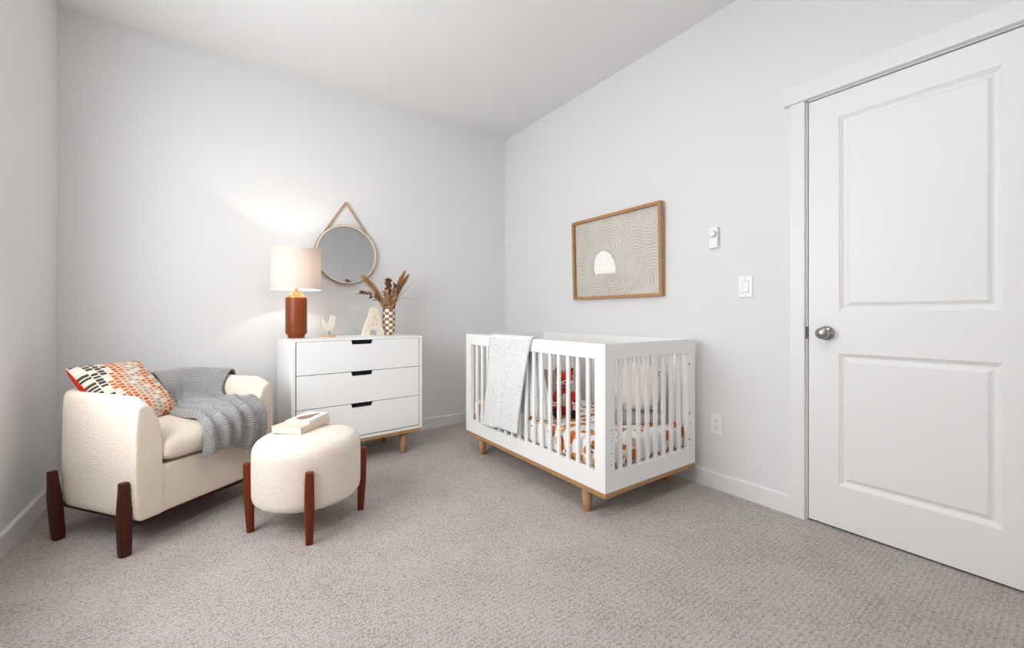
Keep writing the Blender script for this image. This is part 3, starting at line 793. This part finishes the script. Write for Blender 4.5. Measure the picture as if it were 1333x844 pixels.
# local: faces -y
bm = BM()
ellipsoid(bm, (0, 0.005, 0.085), (0.048, 0.042, 0.085)); ellipsoid(bm, (0, 0.0, 0.045), (0.055, 0.050, 0.045))
bd = obj('body', bm, red, fox, smooth=True)
md = bd.modifiers.new('fuse', 'REMESH'); md.mode = 'VOXEL'; md.voxel_size = 0.006; md.use_smooth_shade = True
hd_b = BM(); ellipsoid(hd_b, (0, -0.004, 0.222), (0.056, 0.046, 0.047))
hd = obj('head', hd_b, red, fox, smooth=True)
for s in (-1, 1):
    eb = BM(); lathe(eb, [(0.020, 0), (0.017, 0.016), (0.009, 0.034), (0, 0.046)], 14)
    bmesh.ops.scale(eb, vec=(1, 0.5, 1), verts=eb.verts)
    er = obj('ear', eb, red, hd, smooth=True, loc=(s * 0.036, 0.0, 0.252), rot=(0, s * 0.35, 0))
    obj('ear_tip', lathe(BM(), [(0.010, 0.032), (0.006, 0.040), (0, 0.049)], 10), darkpl, er)
    cb = BM(); ellipsoid(cb, (s * 0.030, -0.030, 0.205), (0.027, 0.020, 0.017)); obj('cheek', cb, cream_pl, hd, smooth=True)
    ob = BM(); ellipsoid(ob, (s * 0.021, -0.044, 0.228), (0.0045, 0.004, 0.0055), 10, 8); obj('eye', ob, darkpl, hd, smooth=True)
    ab = BM(); tube(ab, [(s * 0.042, -0.004, 0.150), (s * 0.062, -0.018, 0.115), (s * 0.060, -0.038, 0.082)], [0.016, 0.018, 0.017], 12)
    obj('arm', ab, red, fox, smooth=True, subsurf=1)
    lb_ = BM(); tube(lb_, [(s * 0.030, -0.020, 0.022), (s * 0.042, -0.060, 0.020), (s * 0.050, -0.092, 0.020)], [0.020, 0.021, 0.019], 12)
    lg = obj('leg', lb_, red, fox, smooth=True, subsurf=1)
    fb = BM(); ellipsoid(fb, (s * 0.052, -0.104, 0.026), (0.020, 0.018, 0.026)); obj('foot', fb, darkpl, lg, smooth=True)
mb = BM(); ellipsoid(mb, (0, -0.042, 0.208), (0.020, 0.022, 0.015)); obj('muzzle', mb, cream_pl, hd, smooth=True)
nb = BM(); ellipsoid(nb, (0, -0.064, 0.213), (0.007, 0.006, 0.005), 12, 8); obj('nose', nb, darkpl, hd, smooth=True)
tb = BM(); ellipsoid(tb, (0, -0.032, 0.090), (0.026, 0.020, 0.048)); obj('belly', tb, cream_pl, fox, smooth=True)
ta = BM(); tube(ta, [(-0.03, 0.040, 0.022), (-0.075, 0.045, 0.024), (-0.115, 0.025, 0.026), (-0.135, -0.005, 0.026)], [0.014, 0.021, 0.024, 0.016], 14)
tail = obj('tail', ta, red, fox, smooth=True, subsurf=1)
tt = BM(); ellipsoid(tt, (-0.140, -0.018, 0.026), (0.014, 0.020, 0.014)); obj('tail_tip', tt, cream_pl, tail, smooth=True)

# cushions in the crib
def cushion_bm(w, h, t, n=26, pinch=0.06, exp=0.5, round_=False):
    bm = BM(); lay = bm.loops.layers.uv.verify()
    V = {}
    def P(i, j, s):
        u, v_ = 2 * i / n - 1, 2 * j / n - 1
        if round_:
            x = u * math.sqrt(max(0, 1 - v_ * v_ / 2)); y = v_ * math.sqrt(max(0, 1 - u * u / 2))
            rr = min(1, math.hypot(x, y)); th = (1 - rr ** 2.6) ** 0.55
            return (x * w / 2, s * t / 2 * th, y * h / 2)
        th = (max(0, 1 - abs(u) ** 3.0) * max(0, 1 - abs(v_) ** 3.0)) ** exp
        x = u * (1 - pinch * (1 - v_ * v_) * abs(u) ** 2) ; y = v_ * (1 - pinch * (1 - u * u) * abs(v_) ** 2)
        return (x * w / 2, s * t / 2 * th, y * h / 2)
    for s in (-1, 1):
        for i in range(n + 1):
            for j in range(n + 1):
                edge = i in (0, n) or j in (0, n)
                k = (i, j, 0 if edge else s)
                if k not in V: V[k] = bm.verts.new(P(i, j, s))
        for i in range(n):
            for j in range(n):
                ks = [(i, j), (i + 1, j), (i + 1, j + 1), (i, j + 1)]
                vs_ = [V[(a, b, 0 if (a in (0, n) or b in (0, n)) else s)] for a, b in ks]
                f = bm.faces.new(vs_ if s < 0 else vs_[::-1])
                f.material_index = 0
                for lp in f.loops:
                    for (a, b), vv in zip(ks, vs_):
                        if vv == lp.vert: lp[lay].uv = (a / n, b / n)
    return bm
cush_m = boucle_mat('cream_cushion', (0.72, 0.63, 0.55), (0.80, 0.72, 0.64))
ct = thing('round_cushion', 'round cream cushion with a looped tie leaning at the near end of the crib', 'cushion', (2.06, 1.57, MTOP + 0.063), 0,
           rot=(math.radians(-20), 0, math.radians(-50)))
obj('cover', cushion_bm(0.30, 0.30, 0.13, 24, round_=True), cush_m, ct, smooth=True, loc=(0, 0, 0.138), subsurf=1)
bm = BM(); tube(bm, [(0.085, -0.04, 0.20), (0.12, -0.052, 0.235), (0.150, -0.040, 0.225), (0.158, -0.03, 0.18), (0.150, -0.03, 0.12), (0.135, -0.035, 0.07)], [0.010, 0.014, 0.016, 0.015, 0.014, 0.008], 10)
obj('tie', bm, principled('tie_fabric', (0.62, 0.52, 0.42), 0.9), ct, smooth=True, subsurf=1)
grey_f = principled('grey_fabric', (0.36, 0.33, 0.31), 0.9, spec=0.1)
bump(grey_f, noise_tex(grey_f, coords(grey_f), 60, 3), 0.3, 0.003)
def folded(w, d, h):
    bm = BM(); box(bm, -w / 2, w / 2, -d / 2, d / 2, 0, h)
    bmesh.ops.bevel(bm, geom=list(bm.edges), offset=h * 0.42, segments=4, profile=0.5, affect='EDGES')
    return bm
gb = obj('grey_blanket', folded(0.32, 0.20, 0.048), grey_f, None, smooth=True, loc=(2.03, 1.56, MTOP), rot=(0, 0, math.radians(-32)))
tag(gb, 'grey folded blanket lying under the round cream cushion in the crib', 'blanket')
tp_ = thing('small_cushion', 'small taupe cushion leaning on the far slats behind the plush fox', 'cushion', (2.0, 2.32, MTOP + 0.012), 0, rot=(math.radians(-14), 0, math.radians(-62)))
taupe = principled('taupe_fabric', (0.40, 0.30, 0.26), 0.9, spec=0.1)
obj('cover', cushion_bm(0.26, 0.22, 0.09, 18), taupe, tp_, smooth=True, loc=(0, 0, 0.108))

# white baby blanket over the front rail
bl_m = principled('dotted_muslin', (0.8, 0.8, 0.8), 0.95, spec=0.1)
vd = voro(bl_m, coords(bl_m, 'Object'), 76, rand=0.9)
spd = N(bl_m, 'ShaderNodeSeparateColor'); LK(bl_m, vd.outputs['Color'], spd.inputs[0])
dm = math_n(bl_m, 'MULTIPLY', math_n(bl_m, 'LESS_THAN', vd.outputs['Distance'], 0.27), math_n(bl_m, 'GREATER_THAN', spd.outputs[0], 0.35))
LK(bl_m, mixc(bl_m, dm, (0.74, 0.745, 0.745), (0.47, 0.475, 0.485)), BS(bl_m).inputs['Base Color'])
bump(bl_m, noise_tex(bl_m, coords(bl_m), 90, 3), 0.4, 0.003)
teal = principled('teal_binding', (0.38, 0.58, 0.52), 0.9, spec=0.1)
bk = thing('baby_blanket', 'white dotted baby blanket with teal edging draped over the front crib rail', 'blanket', K2W(0.0, 0.78, 0.25), CR)
def bl_path(q, s):
    """q 0..1 outside bottom -> over the rail -> inside bottom ; s 0 right edge .. 1 left edge (crib frame)"""
    to, ti = 0.60, 0.45
    zt = CT + 0.010
    yr = [0.670, 0.640, 0.595, 0.562, 0.550, 0.530, 0.470, 0.434]; yl = [1.066, 1.040, 1.015, 1.000, 0.985, 0.975, 0.965, 0.955]
    zs = [0.283, 0.48, 0.70, 0.840, 0.840, 0.70, 0.52, 0.385]
    zl = [0.252, 0.45, 0.68, 0.840, 0.840, 0.70, 0.52, 0.39]
    Y = lerp(catmull([(a,) for a in yr], q)[0], catmull([(a,) for a in yl], q)[0], s)
    seg = q * 7
    ripple = 0.007 * math.sin(s * 8.5 + 0.6) + 0.004 * math.sin(s * 19 + q * 5)
    if seg < 3:
        z = lerp(catmull([(a,) for a in zs], q)[0], catmull([(a,) for a in zl], q)[0], s)
        out = 1 - seg / 3
        x = -0.011 - 0.016 * out - ripple * out * 1.2 - 0.004 * noise.noise(Vector((Y * 9, z * 9, 1)))* out
    elif seg < 4:
        a = (seg - 3) * PI
        x = PT / 2 - (PT / 2 + 0.011) * math.cos(a); z = 0.842 + 0.022 * math.sin(a) ** 0.7
    else:
        z = lerp(catmull([(a,) for a in zs], q)[0], catmull([(a,) for a in zl], q)[0], s)
        out = (seg - 4) / 3
        x = PT + 0.011 + 0.012 * out + ripple * out
    return Vector((x, Y - 0.78, z - 0.25))
bm = BM(); grid(bm, lambda a, b: bl_path(a, b), 120, 40)
o = obj('cloth', bm, bl_m, bk, smooth=True)
md = o.modifiers.new('thick', 'SOLIDIFY'); md.thickness = 0.010; md.offset = 0
bm = BM()
edge = [bl_path(0, 1 - k / 30) + Vector((0, 0, -0.001)) for k in range(31)]
left = [bl_path(k / 60, 1.0) for k in range(26, -1, -1)]
tube(bm, left + edge[1:], 0.0062, 8)
edge2 = [bl_path(1, k / 20) for k in range(21)]
tube(bm, edge2, 0.006, 8)
obj('binding', bm, teal, bk, smooth=True)

# ------------------------------------------------------------------ armchair
CP = Vector((-0.265, 2.287, 0)); CA = math.radians(36.8)
def H2W(t, u, z=0): return (CP.x + math.cos(CA) * t - math.sin(CA) * u, CP.y + math.sin(CA) * t + math.cos(CA) * u, z)
WID, DEP = 0.66, 0.62
def hl(t, u, z): return Vector((t - WID / 2, u - DEP / 2, z))
chair = thing('armchair', 'cream boucle tub armchair with dark wooden legs in the left corner', 'armchair', H2W(WID / 2, DEP / 2), CA)
def chair_body():
    bm = BM()
    # path: outer outline from left front, round the back, to right front
    rc = 0.17; path = []
    def add(t, u, tx, ux): path.append((Vector((t, u, 0)), Vector((tx, ux, 0))))   # point, inward normal
    nst = 14
    for k in range(nst): add(0, lerp(0.0, DEP - rc, k / (nst - 1)), 1, 0)
    for k in range(1, 12):
        a = PI - k / 12 * PI / 2; add(rc + rc * math.cos(a), DEP - rc + rc * math.sin(a), -math.cos(a), -math.sin(a))
    for k in range(12): add(lerp(rc, WID - rc, k / 11), DEP, 0, -1)
    for k in range(1, 12):
        a = PI / 2 - k / 12 * PI / 2; add(WID - rc + rc * math.cos(a), DEP - rc + rc * math.sin(a), -math.cos(a), -math.sin(a))
    for k in range(nst): add(WID, lerp(DEP - rc, 0.0, k / (nst - 1)), -1, 0)
    sec = [(0.018, 0.130), (0.004, 0.142), (0.0, 0.165), (-0.004, 0.35), (0.0, 0.58), (0.002, 0.622), (0.010, 0.643), (0.028, 0.650), (0.048, 0.642), (0.066, 0.622), (0.082, 0.585), (0.093, 0.53), (0.098, 0.45), (0.100, 0.34), (0.100, 0.13)]
    rings = []
    n = len(path)
    for i, (p, nr) in enumerate(path):
        df = p.y                                       # distance from the front
        arm = nr.x != 0 and p.y < DEP - rc + 1e-6
        ring = []
        for q, z in sec:
            zz = z; qq = q
            if arm:
                drop = 0.036 * (1 - smoothstep(0.0, 0.085, df)) ** 1.5
                zz = z - drop * smoothstep(0.40, 0.60, z)
            else:
                qq = q * 1.10
            qq = min(qq, rc - 0.02) if not arm else qq
            P = p + nr * qq
            ring.append(bm.verts.new(hl(P.x, P.y, zz)))
        rings.append(ring)
    m = len(sec)
    for a, b in zip(rings, rings[1:]):
        for k in range(m):
            bm.faces.new((a[k], a[(k + 1) % m], b[(k + 1) % m], b[k]))
    bm.faces.new(rings[0]); bm.faces.new(rings[-1][::-1])
    c0 = hl(0.06, 0.004, 0.132); c1 = hl(WID - 0.06, DEP - 0.06, 0.338)
    box(bm, c0.x, c1.x, c0.y, c1.y, c0.z, c1.z)
    return bm
cb_ = obj('body', chair_body(), boucle, chair, smooth=True)
md = cb_.modifiers.new('fuse', 'REMESH'); md.mode = 'VOXEL'; md.voxel_size = 0.0075; md.use_smooth_shade = True
md = cb_.modifiers.new('soft', 'SMOOTH'); md.factor = 0.5; md.iterations = 4
def seat_cushion():
    x0, x1, y0, y1, z0, z1 = 0.098, WID - 0.098, -0.020, 0.50, 0.336, 0.474
    cx_, cy_, hx, hy = (x0 + x1) / 2, (y0 + y1) / 2, (x1 - x0) / 2, (y1 - y0) / 2
    def sg(v_, e): return math.copysign(abs(v_) ** e, v_)
    def F(u, v_):
        w_ = 2 * PI * u; n_ = PI * (v_ - 0.5)
        k = max(math.cos(n_), 0.0) ** 0.42
        z = math.sin(n_); z = sg(z, 0.75)
        zz = z0 + 0.058 + (z * 0.080 if z > 0 else z * 0.058)
        return hl(cx_ + hx * k * sg(math.cos(w_), 0.13), cy_ + hy * k * sg(math.sin(w_), 0.13), zz)
    bm = BM(); grid(bm, F, 96, 36, closed_u=True)
    bmesh.ops.remove_doubles(bm, verts=bm.verts, dist=1e-5)
    return bm
obj('seat_cushion', seat_cushion(), boucle, chair, smooth=True)
c0 = hl(0.035, 0.03, 0); c1 = hl(WID - 0.035, DEP - 0.05, 0)
obj('base_frame', bx(c0.x, c1.x, c0.y, c1.y, 0.108, 0.131), walnut, chair, bevel=0.002)
def leg_bm(h, lean, w0=0.032, wm=0.044, w1=0.034, d=0.036):
    """tapered flat-sided leg leaning by lean (vector) from foot to top"""
    prof = [(0.0, w0), (0.15, w0 * 1.12), (0.42, wm), (0.62, wm), (0.85, w1 * 1.1), (1.0, w1)]
    bm = BM(); rings = []
    for f, w_ in prof:
        c = Vector((lean[0] * f, lean[1] * f, h * f))
        r = []
        for k in range(16):
            a = 2 * PI * k / 16
            ca, sa = math.cos(a), math.sin(a)
            x = math.copysign(abs(ca) ** 0.55, ca) * w_ / 2; y = math.copysign(abs(sa) ** 0.55, sa) * d / 2 * (w_ / wm)
            r.append(bm.verts.new(c + Vector((x, y, 0))))
        rings.append(r)
    for a, b in zip(rings, rings[1:]):
        for k in range(16): bm.faces.new((a[k], a[(k + 1) % 16], b[(k + 1) % 16], b[k]))
    bm.faces.new(rings[0][::-1]); bm.faces.new(rings[-1])
    return bm
for t_, u_, lean in ((-0.018, 0.042, (-0.004, 0.0)), (WID + 0.018, 0.042, (0.004, 0.0)), (-0.020, 0.475, (-0.012, 0.020)), (WID + 0.020, 0.475, (0.012, 0.020))):
    p = hl(t_, u_, 0)
    obj('leg', leg_bm(0.303, lean, 0.038, 0.044, 0.031, 0.044), walnut, chair, loc=p, bevel=0.003)

# throw pillow
pil = [principled('pillow_' + n_, c_, 0.95, spec=0.05) for n_, c_ in (('ivory', (0.74, 0.66, 0.55)), ('charcoal', (0.075, 0.068, 0.064)), ('orange', (0.62, 0.17, 0.05)),
       ('salmon', (0.60, 0.33, 0.24)), ('taupe', (0.42, 0.35, 0.28)), ('rust', (0.50, 0.13, 0.045)), ('red', (0.52, 0.035, 0.010)))]
pb = cushion_bm(0.345, 0.37, 0.135, 132, 0.05, 0.42)
uvl_ = pb.loops.layers.uv.verify()
for f in pb.faces:
    c = f.calc_center_median()
    uu, vv = c.x / 0.345 + 0.5, c.z / 0.37 + 0.5
    if c.y > 0: f.material_index = 6; continue
    NX, NY = 12, 21
    i = int(uu * NX)
    off = (0.5 if i % 2 else 0.0)
    j = int(vv * NY + off); fj = vv * NY + off - j; fi = uu * NX - i
    mi = 0
    if 0.08 < fi < 0.93 and 0.22 < fj < 0.96:
        tri = abs(((j + 3) / 7.0) % 2 - 1)                 # zigzag 0..1
        d = (i + tri * 2.4) * 15 / 12
        if d < 0.7: mi = 0
        elif d < 4.1: mi = 1 if (i + 2 * j) % 7 else 0
        elif d < 5.0: mi = 0
        elif d < 7.3: mi = 2 if (i + j) % 5 else 5
        elif d < 8.6: mi = 3
        elif d < 10.0: mi = 4 if (i + j) % 4 else 0
        elif d < 11.4: mi = 3 if j % 3 else 0
        elif d < 13.2: mi = 2 if j % 4 else 5
        elif d < 15.2: mi = 4 if j % 3 else 0
        else: mi = 2
    f.material_index = mi
pd, pa, pu = Vector((0.108, 0.305, 0.470)), Vector((0.043, 0.535, 0.735)), Vector((0.31, 0.09, 0.0))
V_ = (pa - pd).normalized(); U_ = (pu - V_ * pu.dot(V_)).normalized(); Wn = V_.cross(U_)       # local x=U, z=V, y=-normal
if Wn.z > 0: Wn = -Wn
M3 = Matrix((U_, Wn, V_)).transposed()
mid = pd + V_ * 0.185 + U_ * 0.165
po = obj('throw_pillow', pb, pil, None, smooth=True)
RZ = Matrix.Rotation(CA, 4, 'Z')
po.matrix_world = Matrix.Translation(H2W(mid.x, mid.y, mid.z)) @ RZ @ M3.to_4x4()
tag(po, 'square throw pillow with orange and charcoal tufted zigzags on the cream armchair', 'pillow')

# knitted throw
knit = principled('grey_chenille', (0.34, 0.335, 0.335), 0.95, spec=0.1, sheen=0.5)
uvn = N(knit, 'ShaderNodeTexCoord'); su = N(knit, 'ShaderNodeSeparateXYZ'); LK(knit, uvn.outputs['UV'], su.inputs[0])
nk = noise_tex(knit, coords(knit), 40, 3, 0.7)
rib = math_n(knit, 'SINE', math_n(knit, 'ADD', math_n(knit, 'MULTIPLY', su.outputs[0], 560), math_n(knit, 'MULTIPLY', nk, 3.5)))
nk2 = noise_tex(knit, coords(knit), 260, 3, 0.7)
hk = math_n(knit, 'ADD', math_n(knit, 'MULTIPLY', rib, 0.5), nk2)
LK(knit, ramp(knit, math_n(knit, 'ADD', math_n(knit, 'MULTIPLY', rib, 0.16), nk2), [(0.25, (0.13, 0.125, 0.125)), (0.52, (0.27, 0.262, 0.262)), (0.8, (0.46, 0.45, 0.447))]), BS(knit).inputs['Base Color'])
bump(knit, hk, 0.7, 0.005)
CPS = [
    [(0.40, 0.640, 0.50), (0.46, 0.645, 0.49), (0.54, 0.63, 0.48), (0.65, 0.56, 0.49), (0.685, 0.44, 0.50), (0.690, 0.33, 0.52)],
    [(0.40, 0.620, 0.64), (0.46, 0.620, 0.642), (0.53, 0.600, 0.645), (0.625, 0.53, 0.645), (0.665, 0.42, 0.645), (0.668, 0.30, 0.645)],
    [(0.405, 0.565, 0.668), (0.46, 0.563, 0.672), (0.53, 0.545, 0.676), (0.592, 0.48, 0.676), (0.618, 0.39, 0.674), (0.622, 0.275, 0.668)],
    [(0.405, 0.500, 0.610), (0.46, 0.498, 0.615), (0.52, 0.480, 0.615), (0.555, 0.43, 0.612), (0.568, 0.35, 0.605), (0.566, 0.26, 0.590)],
    [(0.405, 0.470, 0.520), (0.455, 0.460, 0.535), (0.50, 0.440, 0.548), (0.530, 0.39, 0.545), (0.542, 0.30, 0.550), (0.548, 0.22, 0.545)],
    [(0.375, 0.420, 0.472), (0.42, 0.390, 0.495), (0.465, 0.360, 0.510), (0.50, 0.32, 0.515), (0.530, 0.24, 0.525), (0.549, 0.16, 0.530)],
    [(0.345, 0.300, 0.478), (0.39, 0.260, 0.492), (0.43, 0.230, 0.512), (0.47, 0.19, 0.516), (0.520, 0.13, 0.526), (0.552, 0.09, 0.528)],
    [(0.300, 0.080, 0.482), (0.35, 0.070, 0.494), (0.40, 0.060, 0.512), (0.45, 0.05, 0.516), (0.510, 0.035, 0.522), (0.558, 0.02, 0.520)],
    [(0.262, -0.020, 0.462), (0.32, -0.030, 0.472), (0.38, -0.035, 0.484), (0.44, -0.040, 0.488), (0.505, -0.045, 0.488), (0.562, -0.035, 0.482)],
    [(0.243, -0.045, 0.395), (0.30, -0.058, 0.405), (0.37, -0.060, 0.410), (0.44, -0.068, 0.400), (0.505, -0.070, 0.400), (0.560, -0.050, 0.405)],
    [(0.232, -0.045, 0.328), (0.29, -0.055, 0.345), (0.36, -0.055, 0.352), (0.43, -0.058, 0.318), (0.495, -0.058, 0.308), (0.552, -0.045, 0.330)],
]
def throw_pt(a, b):
    row = [catmull(r, b) for r in CPS]
    p = Vector(catmull(row, a))
    k = smoothstep(0.10, 0.30, a)
    nz_ = noise.noise(Vector((b * 3.0 + a * 0.6, a * 1.6, 3.3)))
    rid = math.sin(b * 17 + 2.0 * a + 3.4 * nz_)
    rid2 = math.sin(b * 9 - 9 * a + 4.0 * noise.noise(Vector((b * 2.5, a * 3, 8.0))))
    wv = (1 - abs(rid)) ** 1.5 * 0.030 * smoothstep(0.46, 0.68, a) - 0.008 * smoothstep(0.46, 0.68, a)
    wv += (1 - abs(rid2)) ** 1.6 * 0.013 * smoothstep(0.22, 0.36, a) * (1 - smoothstep(0.62, 0.78, a))
    wv += 0.012 * noise.noise(Vector((p.x * 11, p.y * 11, 5.0))) * k * (1 - smoothstep(0.6, 0.8, a))
    up = Vector((0, 0, 1)) if a < 0.76 else Vector((0, -0.8, 0.6)).lerp(Vector((0, -1, 0)), smoothstep(0.76, 0.9, a))
    if 0.2 < a < 0.45: up = Vector((-0.45, -0.6, 0.65))
    p = p + up * (wv + 0.004 * k)
    # uneven hem
    if a > 0.97: p.z += 0.004 * math.sin(b * 60)
    return p
tb0 = Vector((0.45, 0.25, 0.33))
bm = BM(); grid(bm, lambda a, b: throw_pt(a, b) - tb0, 150, 84)
tw_o = obj('knit_throw', bm, knit, None, smooth=True, loc=H2W(*tb0), rot=(0, 0, CA))
md = tw_o.modifiers.new('thick', 'SOLIDIFY'); md.thickness = 0.009; md.offset = 1
tag(tw_o, 'grey ribbed chenille throw draped over the right side of the cream armchair', 'throw blanket')

# ------------------------------------------------------------------ ottoman
OC = (0.365, 2.199)
ott = thing('ottoman', 'round cream boucle ottoman with four dark wooden legs in front of the armchair', 'ottoman', (*OC, 0))
def ott_prof():
    P = [(0, 0.128), (0.19, 0.128), (0.208, 0.130), (0.222, 0.137), (0.232, 0.150), (0.2355, 0.168), (0.236, 0.20), (0.237, 0.27), (0.236, 0.345), (0.235, 0.366), (0.230, 0.385), (0.220, 0.401), (0.206, 0.411), (0.190, 0.417), (0.15, 0.422), (0.08, 0.427), (0, 0.428)]
    return P
obj('body', lathe(BM(), ott_prof(), 64), boucle2, ott, smooth=True)
bm = BM(); pts = [(0.203 * math.cos(2 * PI * k / 80), 0.203 * math.sin(2 * PI * k / 80), 0.4085) for k in range(81)]
obj('piping', tube(bm, pts, 0.0042, 8, cap=False), boucle2, ott, smooth=True)
obj('base_plate', lathe(BM(), [(0, 0.120), (0.16, 0.120), (0.16, 0.130), (0, 0.130)], 40), dark_wood, ott)
legdirs = [(-1.2 + 0.986, 1.893 - 2.0), (-0.876 + 0.986, 1.785 - 2.0), (-0.772 + 0.986, 2.11 - 2.0), (-0.11, 0.215)]
cyaw, syaw = math.cos(YAW), math.sin(YAW)
for r_, d_ in legdirs:
    wx, wy = r_ * cyaw + d_ * syaw, -r_ * syaw + d_ * cyaw
    a = math.atan2(wy, wx)
    obj('leg', leg_bm(0.315, (0.012, 0), 0.030, 0.040, 0.034, 0.040), dark_wood, ott, loc=(0.2385 * math.cos(a), 0.2385 * math.sin(a), 0), rot=(0, 0, a), bevel=0.003)

# books on the ottoman
paper = principled('book_pages', (0.80, 0.74, 0.64), 0.9, spec=0.1)
bump(paper, noise_tex(paper, coords(paper, 'Object', (4, 4, 500)), 1, 2), 0.3, 0.001)
cov1 = principled('beige_cover', (0.70, 0.60, 0.47), 0.6)
cov2 = principled('white_cover', (0.80, 0.79, 0.75), 0.5)
brownp = principled('cover_brown_print', (0.30, 0.14, 0.09), 0.6)
greenp = principled('cover_green_print', (0.50, 0.58, 0.42), 0.6)
def book(name, label, loc, rz, w, l, h, cover, group):
    """w along local x (spine side on -x... fore edge +x), l along local y"""
    b = thing(name, label, 'book', loc, rz, group)
    obj('pages', bx(-w / 2 + 0.004, w / 2 - 0.004, -l / 2 + 0.003, l / 2 - 0.003, 0.0022, h - 0.0022), paper, b)
    bm = BM()
    box(bm, -w / 2, w / 2, -l / 2, l / 2, 0, 0.0022); box(bm, -w / 2, w / 2, -l / 2, l / 2, h - 0.0022, h)
    box(bm, w / 2 - 0.002, w / 2, -l / 2, l / 2, 0.0022, h - 0.0022)
    obj('cover', bm, cover, b, bevel=0.0006)
    return b
BZ = 0.4290
book('book', 'thicker beige book lying on the ottoman under the picture book', (0.350, 2.298, BZ), math.radians(-45), 0.158, 0.228, 0.031, cov1, 'books on the ottoman')
b2 = book('book', 'thin white picture book on top of the beige book on the ottoman', (0.384, 2.322, BZ + 0.0312), math.radians(-40), 0.122, 0.190, 0.016, cov2, 'books on the ottoman')
pic_b = BM()
Pz = 0.0162
blob = [(-0.030, -0.055), (-0.005, -0.070), (0.022, -0.055), (0.032, -0.020), (0.026, 0.02), (0.034, 0.055), (0.012, 0.062), (-0.006, 0.030), (-0.022, 0.010), (-0.036, -0.02)]
vv_ = [pic_b.verts.new((*catmull(blob + [blob[0]], k / 60), Pz)) for k in range(60)]
pic_b.faces.new(vv_)
obj('cover_picture', pic_b, brownp, b2)
gbm = BM(); box(gbm, -0.056, 0.056, -0.092, -0.078, 0.0160, 0.01625); obj('cover_stripe', gbm, greenp, b2)

# ------------------------------------------------------------------ light
W = bpy.data.worlds.new('World'); SC.world = W; W.use_nodes = True
bg = W.node_tree.nodes['Background']; bg.inputs[0].default_value = (0.93, 0.97, 1.0, 1); bg.inputs[1].default_value = 6.0
def area(name, loc, rot, sx_, sy_, power, col=(1, 1, 1), shape='RECTANGLE'):
    d = bpy.data.lights.new(name, 'AREA'); d.shape = shape; d.size = sx_; d.size_y = sy_; d.energy = power; d.color = col
    o = bpy.data.objects.new(name, d); C.objects.link(o); o.location = loc; o.rotation_euler = rot
    return o
area('window_daylight', (L - 0.16, (WY0 + WY1) / 2, (WZ0 + WZ1) / 2), (0, -PI / 2, 0), hh * 1.2, 2.4 * hw, 33, (0.96, 0.98, 1.0))
area('ceiling_light', (0.5, 0.5, H - 0.06), (0, 0, 0), 0.30, 0.30, 17, (1.0, 0.985, 0.965), 'DISK')

# ------------------------------------------------------------------ camera
cam = bpy.data.cameras.new('camera'); co = bpy.data.objects.new('camera', cam); C.objects.link(co)
cam.sensor_width = 36; cam.lens = 36 * FPX / 1333
cam.shift_y = -(422 - 411.09) / 1333
cam.clip_start = 0.02
co.location = (0, 0, EYE); co.rotation_euler = (PI / 2, 0, -YAW)
SC.camera = co

SC.view_settings.view_transform = 'Standard'; SC.view_settings.look = 'None'
SC.view_settings.gamma = 1; SC.view_settings.use_curve_mapping = False
SC.view_settings.exposure = -0.05
SC.cycles.use_denoising = True
SC.cycles.max_bounces = 12; SC.cycles.diffuse_bounces = 8; SC.cycles.transparent_max_bounces = 12
SC.cycles.sample_clamp_indirect = 6
SC.cycles.caustics_reflective = False; SC.cycles.caustics_refractive = False
